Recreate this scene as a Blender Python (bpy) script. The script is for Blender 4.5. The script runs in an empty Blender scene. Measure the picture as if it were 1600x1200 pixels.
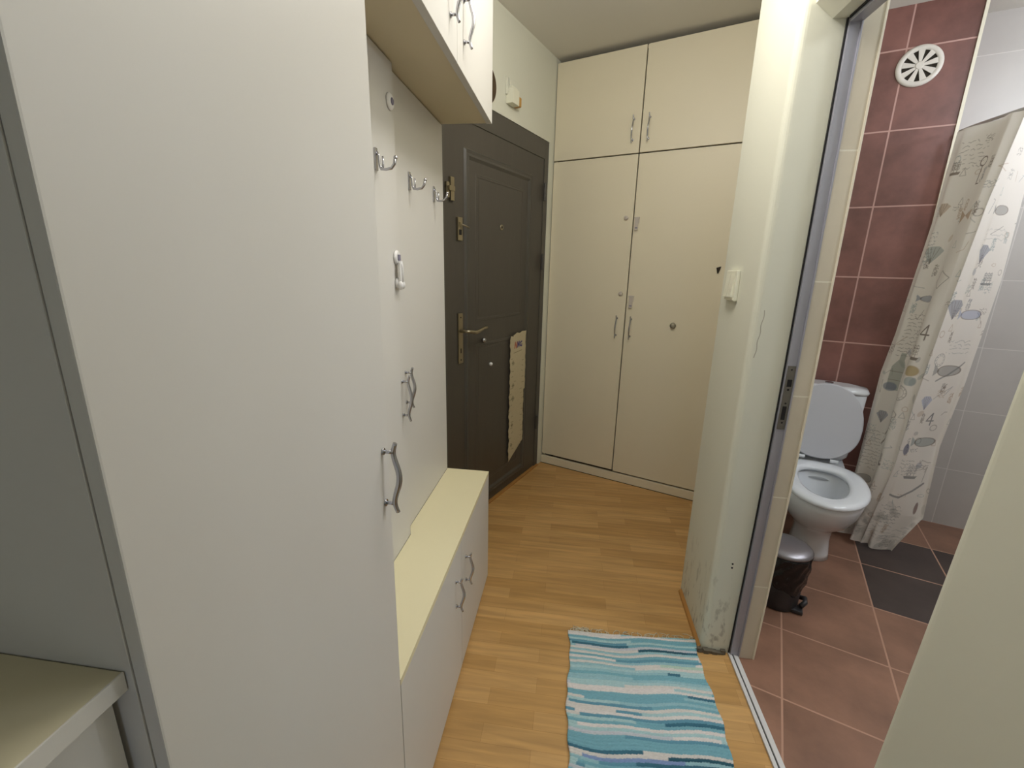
import bpy, bmesh, math, random
import numpy as np
from mathutils import Vector, Matrix

random.seed(7)
rng = np.random.default_rng(7)
S = bpy.context.scene
C = S.collection

# ------------------------------------------------------------------ camera
cam_d = bpy.data.cameras.new('camera')
cam_d.sensor_width = 36.0
cam_d.lens = 695.0 / 1600.0 * 36.0
cam_d.clip_start = 0.01
cam = bpy.data.objects.new('camera', cam_d)
C.objects.link(cam)
_r = Vector((0.99070705, 0.13425161, 0.02181858))
_u = Vector((-0.05486455, 0.24766778, 0.96729031))
_b = Vector((0.12445653, -0.9594984, 0.25273187))
cam.matrix_world = Matrix(((_r.x, _u.x, _b.x, 0.0), (_r.y, _u.y, _b.y, 0.0),
                           (_r.z, _u.z, _b.z, 1.4), (0, 0, 0, 1)))
S.camera = cam

# ------------------------------------------------------------------ world, lights, exposure
S.view_settings.view_transform = 'Standard'
S.view_settings.look = 'None'
S.view_settings.exposure = 0.84
S.view_settings.gamma = 1.0
w = bpy.data.worlds.new('world'); S.world = w; w.use_nodes = True
w.node_tree.nodes['Background'].inputs[0].default_value = (0.75, 0.85, 1.0, 1)
w.node_tree.nodes['Background'].inputs[1].default_value = 0.3

def area(name, loc, target, sx, sy, power, col, spread=180):
    l = bpy.data.lights.new(name, 'AREA'); l.shape = 'RECTANGLE'
    l.size = sx; l.size_y = sy; l.energy = power; l.color = col
    l.spread = math.radians(spread)
    o = bpy.data.objects.new(name, l); C.objects.link(o)
    o.location = loc
    o.rotation_euler = (Vector(target) - Vector(loc)).to_track_quat('-Z', 'Y').to_euler()
    return o

def point(name, loc, power, col, r=0.1):
    l = bpy.data.lights.new(name, 'POINT'); l.energy = power; l.color = col; l.shadow_soft_size = r
    o = bpy.data.objects.new(name, l); C.objects.link(o); o.location = loc
    return o

TH = math.radians(22.5)
A0 = Vector((-0.1894, 3.0362, 0.0))
NV = Vector((math.cos(TH), -math.sin(TH), 0)); DV = Vector((math.sin(TH), math.cos(TH), 0))
def W(n, d, z=0.0):
    return A0 + NV * n + DV * d + Vector((0, 0, z))

area('daylight_from_room_behind', (0.22, -2.4, 1.3), (0.30, 3.0, 0.9), 0.9, 1.1, 0.9, (0.62, 0.78, 1.0), 80)
point('hall_ceiling_lamp', (0.13, 0.85, 2.44), 5.0, (1.0, 0.98, 0.955), 0.12)
point('added_hall_light_far', (0.13, 1.40, 2.42), 9.0, (1.0, 0.98, 0.955), 0.12)  # added second point, splits the hall lamp's light to avoid hot spots
point('bathroom_wall_lamp', W(2.80, -0.20, 2.16), 9.5, (0.82, 0.90, 1.0), 0.06)
point('bathroom_ceiling_lamp', W(2.60, -1.05, 2.46), 14, (0.82, 0.89, 1.0), 0.14)

# ------------------------------------------------------------------ materials
def lin(c):
    c = c / 255.0
    return c / 12.92 if c <= 0.04045 else ((c + 0.055) / 1.055) ** 2.4
def rgb(r, g, b): return (lin(r), lin(g), lin(b), 1.0)

class NT:
    def __init__(s, m): s.t = m.node_tree; s.n = s.t.nodes; s.l = s.t.links
    def new(s, typ, **kw):
        n = s.n.new(typ)
        for k, v in kw.items():
            if k in n.inputs: n.inputs[k].default_value = v
            else: setattr(n, k, v)
        return n
    def link(s, a, b): s.l.new(a, b)

def mat(name, col, rough=0.5, metal=0.0, noise=0.0, nscale=8.0, bump=0.0, bscale=60.0, spec=0.5, coat=0.0, stretch=None):
    m = bpy.data.materials.new(name); m.use_nodes = True
    t = NT(m); b = t.n['Principled BSDF']
    b.inputs['Base Color'].default_value = col
    b.inputs['Roughness'].default_value = rough
    b.inputs['Metallic'].default_value = metal
    b.inputs['Specular IOR Level'].default_value = spec
    b.inputs['Coat Weight'].default_value = coat
    tc = t.new('ShaderNodeTexCoord')
    mp = t.new('ShaderNodeMapping')
    if stretch: mp.inputs['Scale'].default_value = stretch
    t.link(tc.outputs['Object'], mp.inputs['Vector'])
    if noise > 0:
        nz = t.new('ShaderNodeTexNoise'); nz.inputs['Scale'].default_value = nscale; nz.inputs['Detail'].default_value = 4
        t.link(mp.outputs[0], nz.inputs['Vector'])
        mx = t.new('ShaderNodeMixRGB', blend_type='MIX')
        mx.inputs[1].default_value = tuple(c * (1 - noise) for c in col[:3]) + (1,)
        mx.inputs[2].default_value = tuple(min(1, c * (1 + noise)) for c in col[:3]) + (1,)
        t.link(nz.outputs['Fac'], mx.inputs[0]); t.link(mx.outputs[0], b.inputs['Base Color'])
    if bump > 0:
        nb = t.new('ShaderNodeTexNoise'); nb.inputs['Scale'].default_value = bscale; nb.inputs['Detail'].default_value = 3
        t.link(mp.outputs[0], nb.inputs['Vector'])
        bp = t.new('ShaderNodeBump'); bp.inputs['Strength'].default_value = bump; bp.inputs['Distance'].default_value = 0.004
        t.link(nb.outputs['Fac'], bp.inputs['Height']); t.link(bp.outputs[0], b.inputs['Normal'])
    return m

def attr_mat(name, rough=0.8, trans=0.0):
    m = bpy.data.materials.new(name); m.use_nodes = True
    t = NT(m); b = t.n['Principled BSDF']
    a = t.new('ShaderNodeVertexColor'); a.layer_name = 'Col'
    t.link(a.outputs[0], b.inputs['Base Color']); b.inputs['Roughness'].default_value = rough
    if trans > 0:
        tr = t.new('ShaderNodeBsdfTranslucent'); t.link(a.outputs[0], tr.inputs[0])
        mx = t.new('ShaderNodeMixShader'); mx.inputs[0].default_value = trans
        t.link(b.outputs[0], mx.inputs[1]); t.link(tr.outputs[0], mx.inputs[2])
        t.link(mx.outputs[0], t.n['Material Output'].inputs[0])
    return m

M = {}
M['cream'] = mat('cream_laminate', rgb(212, 209, 203), 0.42, noise=0.015, nscale=3)
M['cream2'] = mat('closet_cream', rgb(227, 217, 190), 0.45, noise=0.02, nscale=3)
M['cream_in'] = mat('cabinet_underside', rgb(216, 203, 172), 0.5, noise=0.02)
M['bench_top'] = mat('bench_top_cream', rgb(230, 221, 184), 0.4, noise=0.01)
M['white'] = mat('white_board', rgb(222, 220, 215), 0.45, noise=0.01)
M['top'] = mat('worktop_sand', rgb(208, 200, 172), 0.45, noise=0.03, nscale=20)
M['gap'] = mat('dark_gap', rgb(45, 38, 28), 0.9, noise=0.05)
M['wall'] = mat('wall_plaster', rgb(221, 220, 204), 0.85, noise=0.02, nscale=2.5, bump=0.12, bscale=25)
M['ceil'] = mat('ceiling_paint', rgb(222, 218, 208), 0.9, noise=0.02, nscale=2)
M['chrome'] = mat('handle_chrome', rgb(190, 190, 195), 0.22, 1.0, noise=0.05, nscale=20)
M['brass'] = mat('satin_nickel', rgb(170, 160, 138), 0.35, 1.0, noise=0.05, nscale=30)
M['door'] = mat('dark_brown_door', rgb(76, 71, 64), 0.42, noise=0.12, nscale=6, bump=0.15, bscale=40, stretch=(6, 6, 0.7))
M['doorframe'] = mat('dark_door_frame', rgb(78, 74, 67), 0.4, noise=0.1, nscale=6, bump=0.1, stretch=(6, 6, 0.7))
M['plastic'] = mat('white_plastic', rgb(228, 226, 224), 0.35, noise=0.01)
M['switch'] = mat('switch_plastic', rgb(232, 230, 210), 0.35, noise=0.01)
M['porcelain'] = mat('porcelain', rgb(226, 228, 232), 0.12, noise=0.005, coat=0.4)
M['lidplastic'] = mat('toilet_lid_plastic', rgb(205, 205, 212), 0.28, noise=0.01)
M['frame_metal'] = mat('grey_metal_frame', rgb(170, 170, 180), 0.35, 0.35, noise=0.05, nscale=5)
M['rail'] = mat('threshold_rail', rgb(225, 225, 225), 0.35, 0.2, noise=0.03)
M['steel'] = mat('strike_steel', rgb(135, 132, 125), 0.4, 0.9, noise=0.15, nscale=60)
M['black'] = mat('dark_hole', rgb(22, 20, 20), 0.8, noise=0.05)
M['bin'] = mat('bin_plastic', rgb(52, 50, 52), 0.45, noise=0.05)
M['bag'] = mat('black_bin_bag', rgb(18, 17, 19), 0.16, noise=0.05, bump=1.0, bscale=28)
M['binlid'] = mat('bin_lid_steel', rgb(150, 146, 150), 0.35, 0.75, noise=0.03)
M['greyknob'] = mat('grey_knob', rgb(150, 145, 128), 0.4, 0.3, noise=0.05)
M['violet'] = mat('grey_violet_dot', rgb(120, 115, 135), 0.5, noise=0.05)
M['lilac'] = mat('latch_lilac', rgb(198, 188, 176), 0.4, noise=0.04)
M['disc'] = mat('brown_wood', rgb(78, 60, 38), 0.6, noise=0.25, nscale=30)
M['orange'] = mat('amber_plastic', rgb(190, 140, 60), 0.4, noise=0.04)
M['vent'] = mat('vent_plastic', rgb(222, 214, 204), 0.4, noise=0.02)
M['skirt'] = mat('wood_skirting', rgb(178, 130, 70), 0.5, noise=0.15, nscale=15)
M['string'] = mat('fringe_string', rgb(208, 200, 175), 0.9, noise=0.05)
M['grouttrim'] = mat('tile_edge_profile', rgb(235, 226, 205), 0.4, noise=0.02)
M['debris'] = mat('grey_filler', rgb(105, 98, 84), 0.9, noise=0.3, nscale=80)
M['rod'] = mat('curtain_rail_metal', rgb(190, 185, 182), 0.35, 0.6, noise=0.05)

def brick_mat(name, c1, c2, grout, bw, rh, ox, oy, axes='XY', mortar=0.004, rough=0.4, nz=0.35, nscale=5.0, offset=0.0, dark=None, bump=True):
    m = bpy.data.materials.new(name); m.use_nodes = True
    t = NT(m); b = t.n['Principled BSDF']
    tc = t.new('ShaderNodeTexCoord'); sp = t.new('ShaderNodeSeparateXYZ'); cb = t.new('ShaderNodeCombineXYZ')
    t.link(tc.outputs['Object'], sp.inputs[0])
    a1 = t.new('ShaderNodeMath', operation='ADD'); a1.inputs[1].default_value = -ox + 40 * bw
    a2 = t.new('ShaderNodeMath', operation='ADD'); a2.inputs[1].default_value = -oy + 40 * rh
    t.link(sp.outputs[axes[0]], a1.inputs[0]); t.link(sp.outputs[axes[1]], a2.inputs[0])
    t.link(a1.outputs[0], cb.inputs[0]); t.link(a2.outputs[0], cb.inputs[1])
    br = t.new('ShaderNodeTexBrick'); br.offset = offset; br.squash = 1.0
    br.inputs['Scale'].default_value = 1.0; br.inputs['Brick Width'].default_value = bw; br.inputs['Row Height'].default_value = rh
    br.inputs['Mortar Size'].default_value = mortar; br.inputs['Mortar Smooth'].default_value = 0.1; br.inputs['Bias'].default_value = 0.0
    br.inputs['Color1'].default_value = c1; br.inputs['Color2'].default_value = c2; br.inputs['Mortar'].default_value = grout
    t.link(cb.outputs[0], br.inputs['Vector'])
    no = t.new('ShaderNodeTexNoise'); no.inputs['Scale'].default_value = nscale; no.inputs['Detail'].default_value = 5; no.inputs['Roughness'].default_value = 0.6
    t.link(tc.outputs['Object'], no.inputs['Vector'])
    mr = t.new('ShaderNodeMapRange'); mr.inputs[1].default_value = 0.3; mr.inputs[2].default_value = 0.7
    mr.inputs[3].default_value = 1 - nz; mr.inputs[4].default_value = 1 + nz
    t.link(no.outputs['Fac'], mr.inputs[0])
    mul = t.new('ShaderNodeVectorMath', operation='SCALE')
    t.link(br.outputs['Color'], mul.inputs[0]); t.link(mr.outputs[0], mul.inputs['Scale'])
    last = mul.outputs[0]
    if dark:   # rectangle of tiles made in a darker clay
        (x0, x1, y0, y1, dc) = dark
        def cmp(sock, v, op):
            k = t.new('ShaderNodeMath', operation=op); k.inputs[1].default_value = v; t.link(sock, k.inputs[0]); return k.outputs[0]
        fs = [cmp(sp.outputs[axes[0]], x0, 'GREATER_THAN'), cmp(sp.outputs[axes[0]], x1, 'LESS_THAN'),
              cmp(sp.outputs[axes[1]], y0, 'GREATER_THAN'), cmp(sp.outputs[axes[1]], y1, 'LESS_THAN')]
        inv = t.new('ShaderNodeMath', operation='SUBTRACT'); inv.inputs[0].default_value = 1.0; t.link(br.outputs['Fac'], inv.inputs[1])
        acc = inv.outputs[0]
        for f in fs:
            k = t.new('ShaderNodeMath', operation='MULTIPLY'); t.link(acc, k.inputs[0]); t.link(f, k.inputs[1]); acc = k.outputs[0]
        dk = t.new('ShaderNodeVectorMath', operation='SCALE'); dk.inputs[0].default_value = dc[:3]; t.link(mr.outputs[0], dk.inputs['Scale'])
        mx = t.new('ShaderNodeMixRGB'); t.link(acc, mx.inputs[0]); t.link(last, mx.inputs[1]); t.link(dk.outputs[0], mx.inputs[2])
        last = mx.outputs[0]
    # grout keeps its own colour
    mg = t.new('ShaderNodeMixRGB'); t.link(br.outputs['Fac'], mg.inputs[0]); t.link(last, mg.inputs[1]); mg.inputs[2].default_value = grout
    if mortar > 0: last = mg.outputs[0]
    t.link(last, b.inputs['Base Color']); b.inputs['Roughness'].default_value = rough
    if bump:
        bp = t.new('ShaderNodeBump'); bp.inputs['Strength'].default_value = 0.5; bp.inputs['Distance'].default_value = 0.002; bp.invert = True
        t.link(br.outputs['Fac'], bp.inputs['Height']); t.link(bp.outputs[0], b.inputs['Normal'])
    return m

M['tile_red'] = brick_mat('red_wall_tile', rgb(132, 90, 82), rgb(120, 80, 72), rgb(192, 152, 142), 0.35, 0.35, 1.705, 1.392, 'XZ', 0.0035, 0.4, 0.3)
M['tile_floor'] = brick_mat('terracotta_floor_tile', rgb(150, 111, 90), rgb(134, 99, 80), rgb(184, 144, 122), 0.347, 0.354, 1.557, 0.196, 'XY', 0.0032, 0.45, 0.25,
                            dark=(1.904, 2.95, -0.512, 0.196, rgb(70, 58, 54)))
M['tile_white'] = brick_mat('pale_wall_tile', rgb(196, 190, 184), rgb(190, 184, 178), rgb(214, 208, 202), 0.35, 0.35, 1.98, 1.392, 'XZ', 0.002, 0.35, 0.05, 3)
M['tile_whited'] = brick_mat('pale_side_tile', rgb(196, 190, 184), rgb(190, 184, 178), rgb(214, 208, 202), 0.35, 0.35, 0, 1.392, 'YZ', 0.002, 0.35, 0.05, 3)
M['tile_jamb'] = brick_mat('pale_jamb_tile', rgb(214, 204, 184), rgb(208, 198, 178), rgb(232, 226, 208), 0.8, 0.355, 0.3, 1.38, 'XZ', 0.0025, 0.35, 0.06, 3)

def wood_floor():
    m = bpy.data.materials.new('oak_laminate_floor'); m.use_nodes = True
    t = NT(m); b = t.n['Principled BSDF']
    tc = t.new('ShaderNodeTexCoord')
    mp = t.new('ShaderNodeMapping'); mp.inputs['Location'].default_value = (10.13, 10.02, 0); t.link(tc.outputs['Object'], mp.inputs[0])
    br = t.new('ShaderNodeTexBrick'); br.offset = 0.37; br.offset_frequency = 2; br.squash = 1
    br.inputs['Scale'].default_value = 1; br.inputs['Brick Width'].default_value = 0.42; br.inputs['Row Height'].default_value = 0.062
    br.inputs['Mortar Size'].default_value = 0.0003; br.inputs['Bias'].default_value = 0.0
    br.inputs['Color1'].default_value = rgb(206, 164, 106); br.inputs['Color2'].default_value = rgb(188, 146, 88); br.inputs['Mortar'].default_value = rgb(150, 108, 58)
    t.link(mp.outputs[0], br.inputs['Vector'])
    m2 = t.new('ShaderNodeMapping'); m2.inputs['Scale'].default_value = (1.6, 22, 1); t.link(tc.outputs['Object'], m2.inputs[0])
    n1 = t.new('ShaderNodeTexNoise'); n1.inputs['Scale'].default_value = 2.2; n1.inputs['Detail'].default_value = 6; n1.inputs['Distortion'].default_value = 0.6
    t.link(m2.outputs[0], n1.inputs['Vector'])
    mr = t.new('ShaderNodeMapRange'); mr.inputs[1].default_value = 0.3; mr.inputs[2].default_value = 0.7; mr.inputs[3].default_value = 0.84; mr.inputs[4].default_value = 1.14
    t.link(n1.outputs['Fac'], mr.inputs[0])
    n2 = t.new('ShaderNodeTexNoise'); n2.inputs['Scale'].default_value = 2.0
    t.link(tc.outputs['Object'], n2.inputs['Vector'])
    mr2 = t.new('ShaderNodeMapRange'); mr2.inputs[3].default_value = 0.88; mr2.inputs[4].default_value = 1.12; t.link(n2.outputs['Fac'], mr2.inputs[0])
    mm = t.new('ShaderNodeMath', operation='MULTIPLY'); t.link(mr.outputs[0], mm.inputs[0]); t.link(mr2.outputs[0], mm.inputs[1])
    sc = t.new('ShaderNodeVectorMath', operation='SCALE'); t.link(br.outputs['Color'], sc.inputs[0]); t.link(mm.outputs[0], sc.inputs['Scale'])
    t.link(sc.outputs[0], b.inputs['Base Color']); b.inputs['Roughness'].default_value = 0.38
    return m
M['wood'] = wood_floor()

def stained_wall():
    # hallway plaster with grey scuffs and flaking near the floor
    m = mat('scuffed_wall_plaster', rgb(221, 220, 203), 0.85, noise=0.02, nscale=2.5, bump=0.15, bscale=25)
    t = NT(m); b = t.n['Principled BSDF']
    src = b.inputs['Base Color'].links[0].from_socket
    tc = t.new('ShaderNodeTexCoord'); sp = t.new('ShaderNodeSeparateXYZ'); t.link(tc.outputs['Object'], sp.inputs[0])
    mz = t.new('ShaderNodeMapRange'); mz.inputs[1].default_value = 0.42; mz.inputs[2].default_value = 0.05; t.link(sp.outputs['Z'], mz.inputs[0])
    mp = t.new('ShaderNodeMapping'); mp.inputs['Scale'].default_value = (1, 1.6, 0.45); t.link(tc.outputs['Object'], mp.inputs[0])
    nz = t.new('ShaderNodeTexNoise'); nz.inputs['Scale'].default_value = 42; nz.inputs['Detail'].default_value = 5; t.link(mp.outputs[0], nz.inputs[0])
    th = t.new('ShaderNodeMapRange'); th.inputs[1].default_value = 0.56; th.inputs[2].default_value = 0.66; t.link(nz.outputs['Fac'], th.inputs[0])
    mu = t.new('ShaderNodeMath', operation='MULTIPLY'); t.link(mz.outputs[0], mu.inputs[0]); t.link(th.outputs[0], mu.inputs[1])
    m5 = t.new('ShaderNodeMath', operation='MULTIPLY'); m5.inputs[1].default_value = 0.6; t.link(mu.outputs[0], m5.inputs[0])
    mx = t.new('ShaderNodeMixRGB'); t.link(m5.outputs[0], mx.inputs[0]); t.link(src, mx.inputs[1]); mx.inputs[2].default_value = rgb(128, 122, 104)
    # hairline crack in the plaster of the wall end
    def mth(op, a, bb=None, v=None):
        k = t.new('ShaderNodeMath', operation=op); t.link(a, k.inputs[0])
        if bb is not None: t.link(bb, k.inputs[1])
        elif v is not None: k.inputs[1].default_value = v
        return k.outputs[0]
    zc = mth('MULTIPLY', mth('SUBTRACT', sp.outputs['Z'], v=1.21), v=0.06)
    wig = mth('MULTIPLY', mth('SINE', mth('MULTIPLY', sp.outputs['Z'], v=120.0)), v=0.0015)
    dx = mth('ABSOLUTE', mth('SUBTRACT', mth('SUBTRACT', mth('SUBTRACT', sp.outputs['X'], v=0.586), zc), wig))
    ck = mth('MULTIPLY', mth('LESS_THAN', dx, v=0.0014), mth('LESS_THAN', mth('ABSOLUTE', mth('SUBTRACT', sp.outputs['Z'], v=1.215)), v=0.075))
    ck = mth('MULTIPLY', ck, mth('LESS_THAN', sp.outputs['Y'], v=1.49)); ck = mth('MULTIPLY', ck, v=0.55)
    m2 = t.new('ShaderNodeMixRGB'); t.link(ck, m2.inputs[0]); t.link(mx.outputs[0], m2.inputs[1]); m2.inputs[2].default_value = rgb(120, 108, 82)
    t.link(m2.outputs[0], b.inputs['Base Color'])
    return m
M['wall_scuffed'] = stained_wall()

# ------------------------------------------------------------------ mesh helpers
def bm_box(bm, x0, x1, y0, y1, z0, z1, bev=0.0, mi=0):
    t = bmesh.new()
    vs = [t.verts.new((x, y, z)) for x in (x0, x1) for y in (y0, y1) for z in (z0, z1)]
    for f in ((0, 1, 3, 2), (4, 6, 7, 5), (0, 4, 5, 1), (2, 3, 7, 6), (0, 2, 6, 4), (1, 5, 7, 3)):
        t.faces.new([vs[i] for i in f])
    if bev > 0:
        bmesh.ops.bevel(t, geom=list(t.edges), offset=bev, segments=2, affect='EDGES', profile=0.7)
    for f in t.faces: f.material_index = mi
    merge(bm, t)

def merge(bm, t):
    t.verts.index_update()
    m = {v.index: bm.verts.new(v.co) for v in t.verts}
    for f in t.faces:
        try:
            g = bm.faces.new([m[v.index] for v in f.verts]); g.material_index = f.material_index; g.smooth = f.smooth
        except ValueError: pass
    t.free()

def bm_prism(bm, pts, z0, z1, axis='Z', mi=0):
    def P(a, b, c): return {'Z': (a, b, c), 'Y': (a, c, b), 'X': (c, a, b)}[axis]
    lo = [bm.verts.new(P(a, b, z0)) for a, b in pts]; hi = [bm.verts.new(P(a, b, z1)) for a, b in pts]
    n = len(pts)
    fs = [bm.faces.new(lo[::-1]), bm.faces.new(hi)]
    for i in range(n): fs.append(bm.faces.new([lo[i], lo[(i + 1) % n], hi[(i + 1) % n], hi[i]]))
    for f in fs: f.material_index = mi

def bm_loft(bm, rings, close=True, cap0=True, cap1=True, smooth=True, mi=0):
    vr = [[bm.verts.new(p) for p in r] for r in rings]
    n = len(rings[0])
    for a, b in zip(vr[:-1], vr[1:]):
        for i in range(n if close else n - 1):
            f = bm.faces.new([a[i], a[(i + 1) % n], b[(i + 1) % n], b[i]]); f.smooth = smooth; f.material_index = mi
    if cap0: f = bm.faces.new(vr[0][::-1]); f.material_index = mi
    if cap1: f = bm.faces.new(vr[-1]); f.material_index = mi

def bm_tube(bm, path, r, seg=10, flat=1.0, ref=Vector((0, 0, 1)), mi=0):
    path = [Vector(p) for p in path]; rings = []
    rs = r if isinstance(r, (list, tuple)) else [r] * len(path)
    for i, p in enumerate(path):
        t = (path[min(i + 1, len(path) - 1)] - path[max(i - 1, 0)]).normalized()
        u = t.cross(ref)
        if u.length < 1e-4: u = t.cross(Vector((1, 0, 0)))
        u.normalize(); v = u.cross(t).normalized()
        rings.append([p + u * math.cos(a) * rs[i] * flat + v * math.sin(a) * rs[i] for a in [2 * math.pi * k / seg for k in range(seg)]])
    bm_loft(bm, rings, mi=mi)

def bm_cyl(bm, c, r, h, axis='Z', seg=28, r2=None, mi=0, bev=0.0):
    c = Vector(c); r2 = r if r2 is None else r2
    ax = {'X': (Vector((0, 1, 0)), Vector((0, 0, 1)), Vector((1, 0, 0))), 'Y': (Vector((0, 0, 1)), Vector((1, 0, 0)), Vector((0, 1, 0))),
          'Z': (Vector((1, 0, 0)), Vector((0, 1, 0)), Vector((0, 0, 1)))}[axis]
    prof = [(r, 0), (r2, h)] if bev == 0 else [(r, 0), (r2, h - bev), (r2 - bev, h)]
    rings = [[c + ax[0] * math.cos(a) * q + ax[1] * math.sin(a) * q + ax[2] * z for a in [2 * math.pi * k / seg for k in range(seg)]] for q, z in prof]
    bm_loft(bm, rings, smooth=False, mi=mi)
    for f in bm.faces: pass

def bm_lathe(bm, c, prof, axis='Z', seg=32, mi=0, cap0=True, cap1=True):
    c = Vector(c)
    ax = {'X': (Vector((0, 1, 0)), Vector((0, 0, 1)), Vector((1, 0, 0))), 'Y': (Vector((0, 0, 1)), Vector((1, 0, 0)), Vector((0, 1, 0))),
          'Z': (Vector((1, 0, 0)), Vector((0, 1, 0)), Vector((0, 0, 1)))}[axis]
    rings = [[c + ax[0] * math.cos(a) * q + ax[1] * math.sin(a) * q + ax[2] * z for a in [2 * math.pi * k / seg for k in range(seg)]] for q, z in prof]
    bm_loft(bm, rings, mi=mi, cap0=cap0, cap1=cap1)

def ico(bm, c, r, mi=0, scale=(1, 1, 1)):
    t = bmesh.new(); bmesh.ops.create_uvsphere(t, u_segments=18, v_segments=12, radius=r)
    for v in t.verts: v.co = Vector((v.co.x * scale[0], v.co.y * scale[1], v.co.z * scale[2])) + Vector(c)
    for f in t.faces: f.smooth = True; f.material_index = mi
    merge(bm, t)

# frames: 'H' = hall axes (world), 'B' = entrance / bathroom axes, turned 22.5 degrees
def frame_loc(fr, o): return Vector(o) if fr == 'H' else W(*o)
def frame_rot(fr): return 0.0 if fr == 'H' else -TH

def obj(name, bm, mats, parent=None, origin=(0, 0, 0), fr='H', bevel=0.0):
    """one mesh object; its vertices are given in the frame's coordinates"""
    bmesh.ops.recalc_face_normals(bm, faces=list(bm.faces))
    bmesh.ops.translate(bm, verts=list(bm.verts), vec=-Vector(origin))
    me = bpy.data.meshes.new(name); bm.to_mesh(me); bm.free()
    if not isinstance(mats, (list, tuple)): mats = [mats]
    for m in mats: me.materials.append(m)
    o = bpy.data.objects.new(name, me); C.objects.link(o)
    if parent is not None: o.parent = parent
    else: o.location = frame_loc(fr, origin); o.rotation_euler = (0, 0, frame_rot(fr))
    if bevel > 0:
        md = o.modifiers.new('bevel', 'BEVEL'); md.width = bevel; md.segments = 2; md.limit_method = 'ANGLE'
    return o

def thing(name, label, cat, origin, fr='H', group=None, kind=None):
    o = bpy.data.objects.new(name, None); C.objects.link(o)
    o.empty_display_size = 0.05
    o.location = frame_loc(fr, origin); o.rotation_euler = (0, 0, frame_rot(fr))
    if kind: o['kind'] = kind
    if label: o['label'] = label
    if cat: o['category'] = cat
    if group: o['group'] = group
    return o

def tag(o, label, cat, group=None, kind=None):
    o['label'] = label; o['category'] = cat
    if group: o['group'] = group
    if kind: o['kind'] = kind
    return o

def struct(name, bm, m, origin=(0, 0, 0), fr='H', bevel=0.0, label=None):
    o = obj(name, bm, m, None, origin, fr, bevel); o['kind'] = 'structure'
    if label: o['label'] = label
    return o

def bow(bm):
    """doorway lining bent away from hall up to breast height, fitted to lens distortion"""
    for z in (0.2, 0.4, 0.6, 0.8, 1.0, 1.15):
        bmesh.ops.bisect_plane(bm, geom=list(bm.verts) + list(bm.edges) + list(bm.faces), plane_co=(0, 0, z), plane_no=(0, 0, 1))
    for v in bm.verts: v.co.x += 0.016 * math.sin(min(1.0, max(0, v.co.z) / 1.15) * math.pi / 2)  # x offset added to follow lens distortion, not a real lean
    return bm

def B2(n, d):
    p = W(n, d); return (p.x, p.y)

# ------------------------------------------------------------------ setting
H = 2.622
bm = bmesh.new()
bm_prism(bm, [(-1.2, -2.8), (0.657, -2.8), (0.657, 1.5), (0.653, 1.80), B2(1.25, 0.9), (-1.2, 4.2)], -0.08, 0.0)
struct('floor', bm, M['wood'], label='golden oak laminate hallway floor')
bm = bmesh.new()
def toB(x, y):
    q = Vector((x, y, 0)) - A0; return (q.dot(NV), q.dot(DV))
bm_prism(bm, [toB(0.691, -0.45), toB(0.691, 1.5), toB(0.68, 1.80), (1.25, 0.9), (3.05, 0.9), (3.05, -2.75)], -0.08, 0.0)
struct('floor_bathroom', bm, M['tile_floor'], fr='B', label='terracotta tiled bathroom floor')
bm = bmesh.new()
bm_box(bm, -1.25, 3.6, -2.8, 4.4, H, H + 0.08)
struct('ceiling', bm, M['ceil'], label='plain off-white ceiling')

bm = bmesh.new(); bm_box(bm, -0.78, -0.665, -2.8, 2.2, 0, H)
struct('wall_left', bm, M['wall'])
# wall with the entrance door (door opening left free)
bm = bmesh.new()
bm_box(bm, -0.14, 0.0, -1.35, -1.10, 0, H); bm_box(bm, -0.14, 0.0, -1.10, -0.008, 2.152, H); bm_box(bm, -0.14, 0.0, -0.008, 0.72, 0, H)
struct('wall_entrance', bm, M['wall'], fr='B')
bm = bmesh.new(); bm_box(bm, -0.14, 1.15, 0.66, 0.76, 0, H)
struct('wall_back', bm, M['wall'], fr='B')
bm = bmesh.new(); bm_box(bm, -1.2, 0.75, -2.75, -2.65, 0, H)
struct('wall_rear', bm, M['wall'])
# stub wall between hallway and bathroom, corners softly rounded
def arc(cx, cy, r, a0, a1, n=6):
    return [(cx + r * math.cos(math.radians(a0 + (a1 - a0) * k / n)), cy + r * math.sin(math.radians(a0 + (a1 - a0) * k / n))) for k in range(n + 1)]
r = 0.022
pts = arc(0.5600 + r, 1.835 - r, r, 105, 180)[::1] + arc(0.56 + r, 1.48 + r, r, 180, 270)
pts += [(0.688, 1.48), (0.735, 1.48), B2(1.38, -0.95), B2(1.38, 0.66), B2(1.15, 0.66)]
bm = bmesh.new(); bm_prism(bm, pts, 0, H)
struct('wall_right', bm, M['wall_scuffed'], label='pale plaster wall between hallway and bathroom, scuffed at the foot')
# near part of the same wall, on this side of the bathroom doorway
pts = arc(0.56 + r, 0.70 - r, r, 180, 90) + [(0.66, 0.70), (0.755, 0.72), (0.755, -2.65), (0.56, -2.65)]
bm = bmesh.new(); bm_prism(bm, pts, 0, H)
for v in bm.verts:
    if v.co.y > 0.5: v.co.y -= 0.052 * v.co.z   # wall end sheared in y to fit its slanted image edge, likely lens distortion
struct('wall_near_right', bm, M['wall'], label='plain cream wall on the near side of the bathroom doorway')
bm = bmesh.new()
bm_prism(bm, [(0.593, H), (0.593, 2.092), (0.64, 2.055), (0.705, 2.055), (0.705, H)], 0.50, 1.48, axis='Y')
struct('wall_lintel', bm, M['wall'], label='wall above the bathroom doorway with a chamfered plaster edge')
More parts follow.
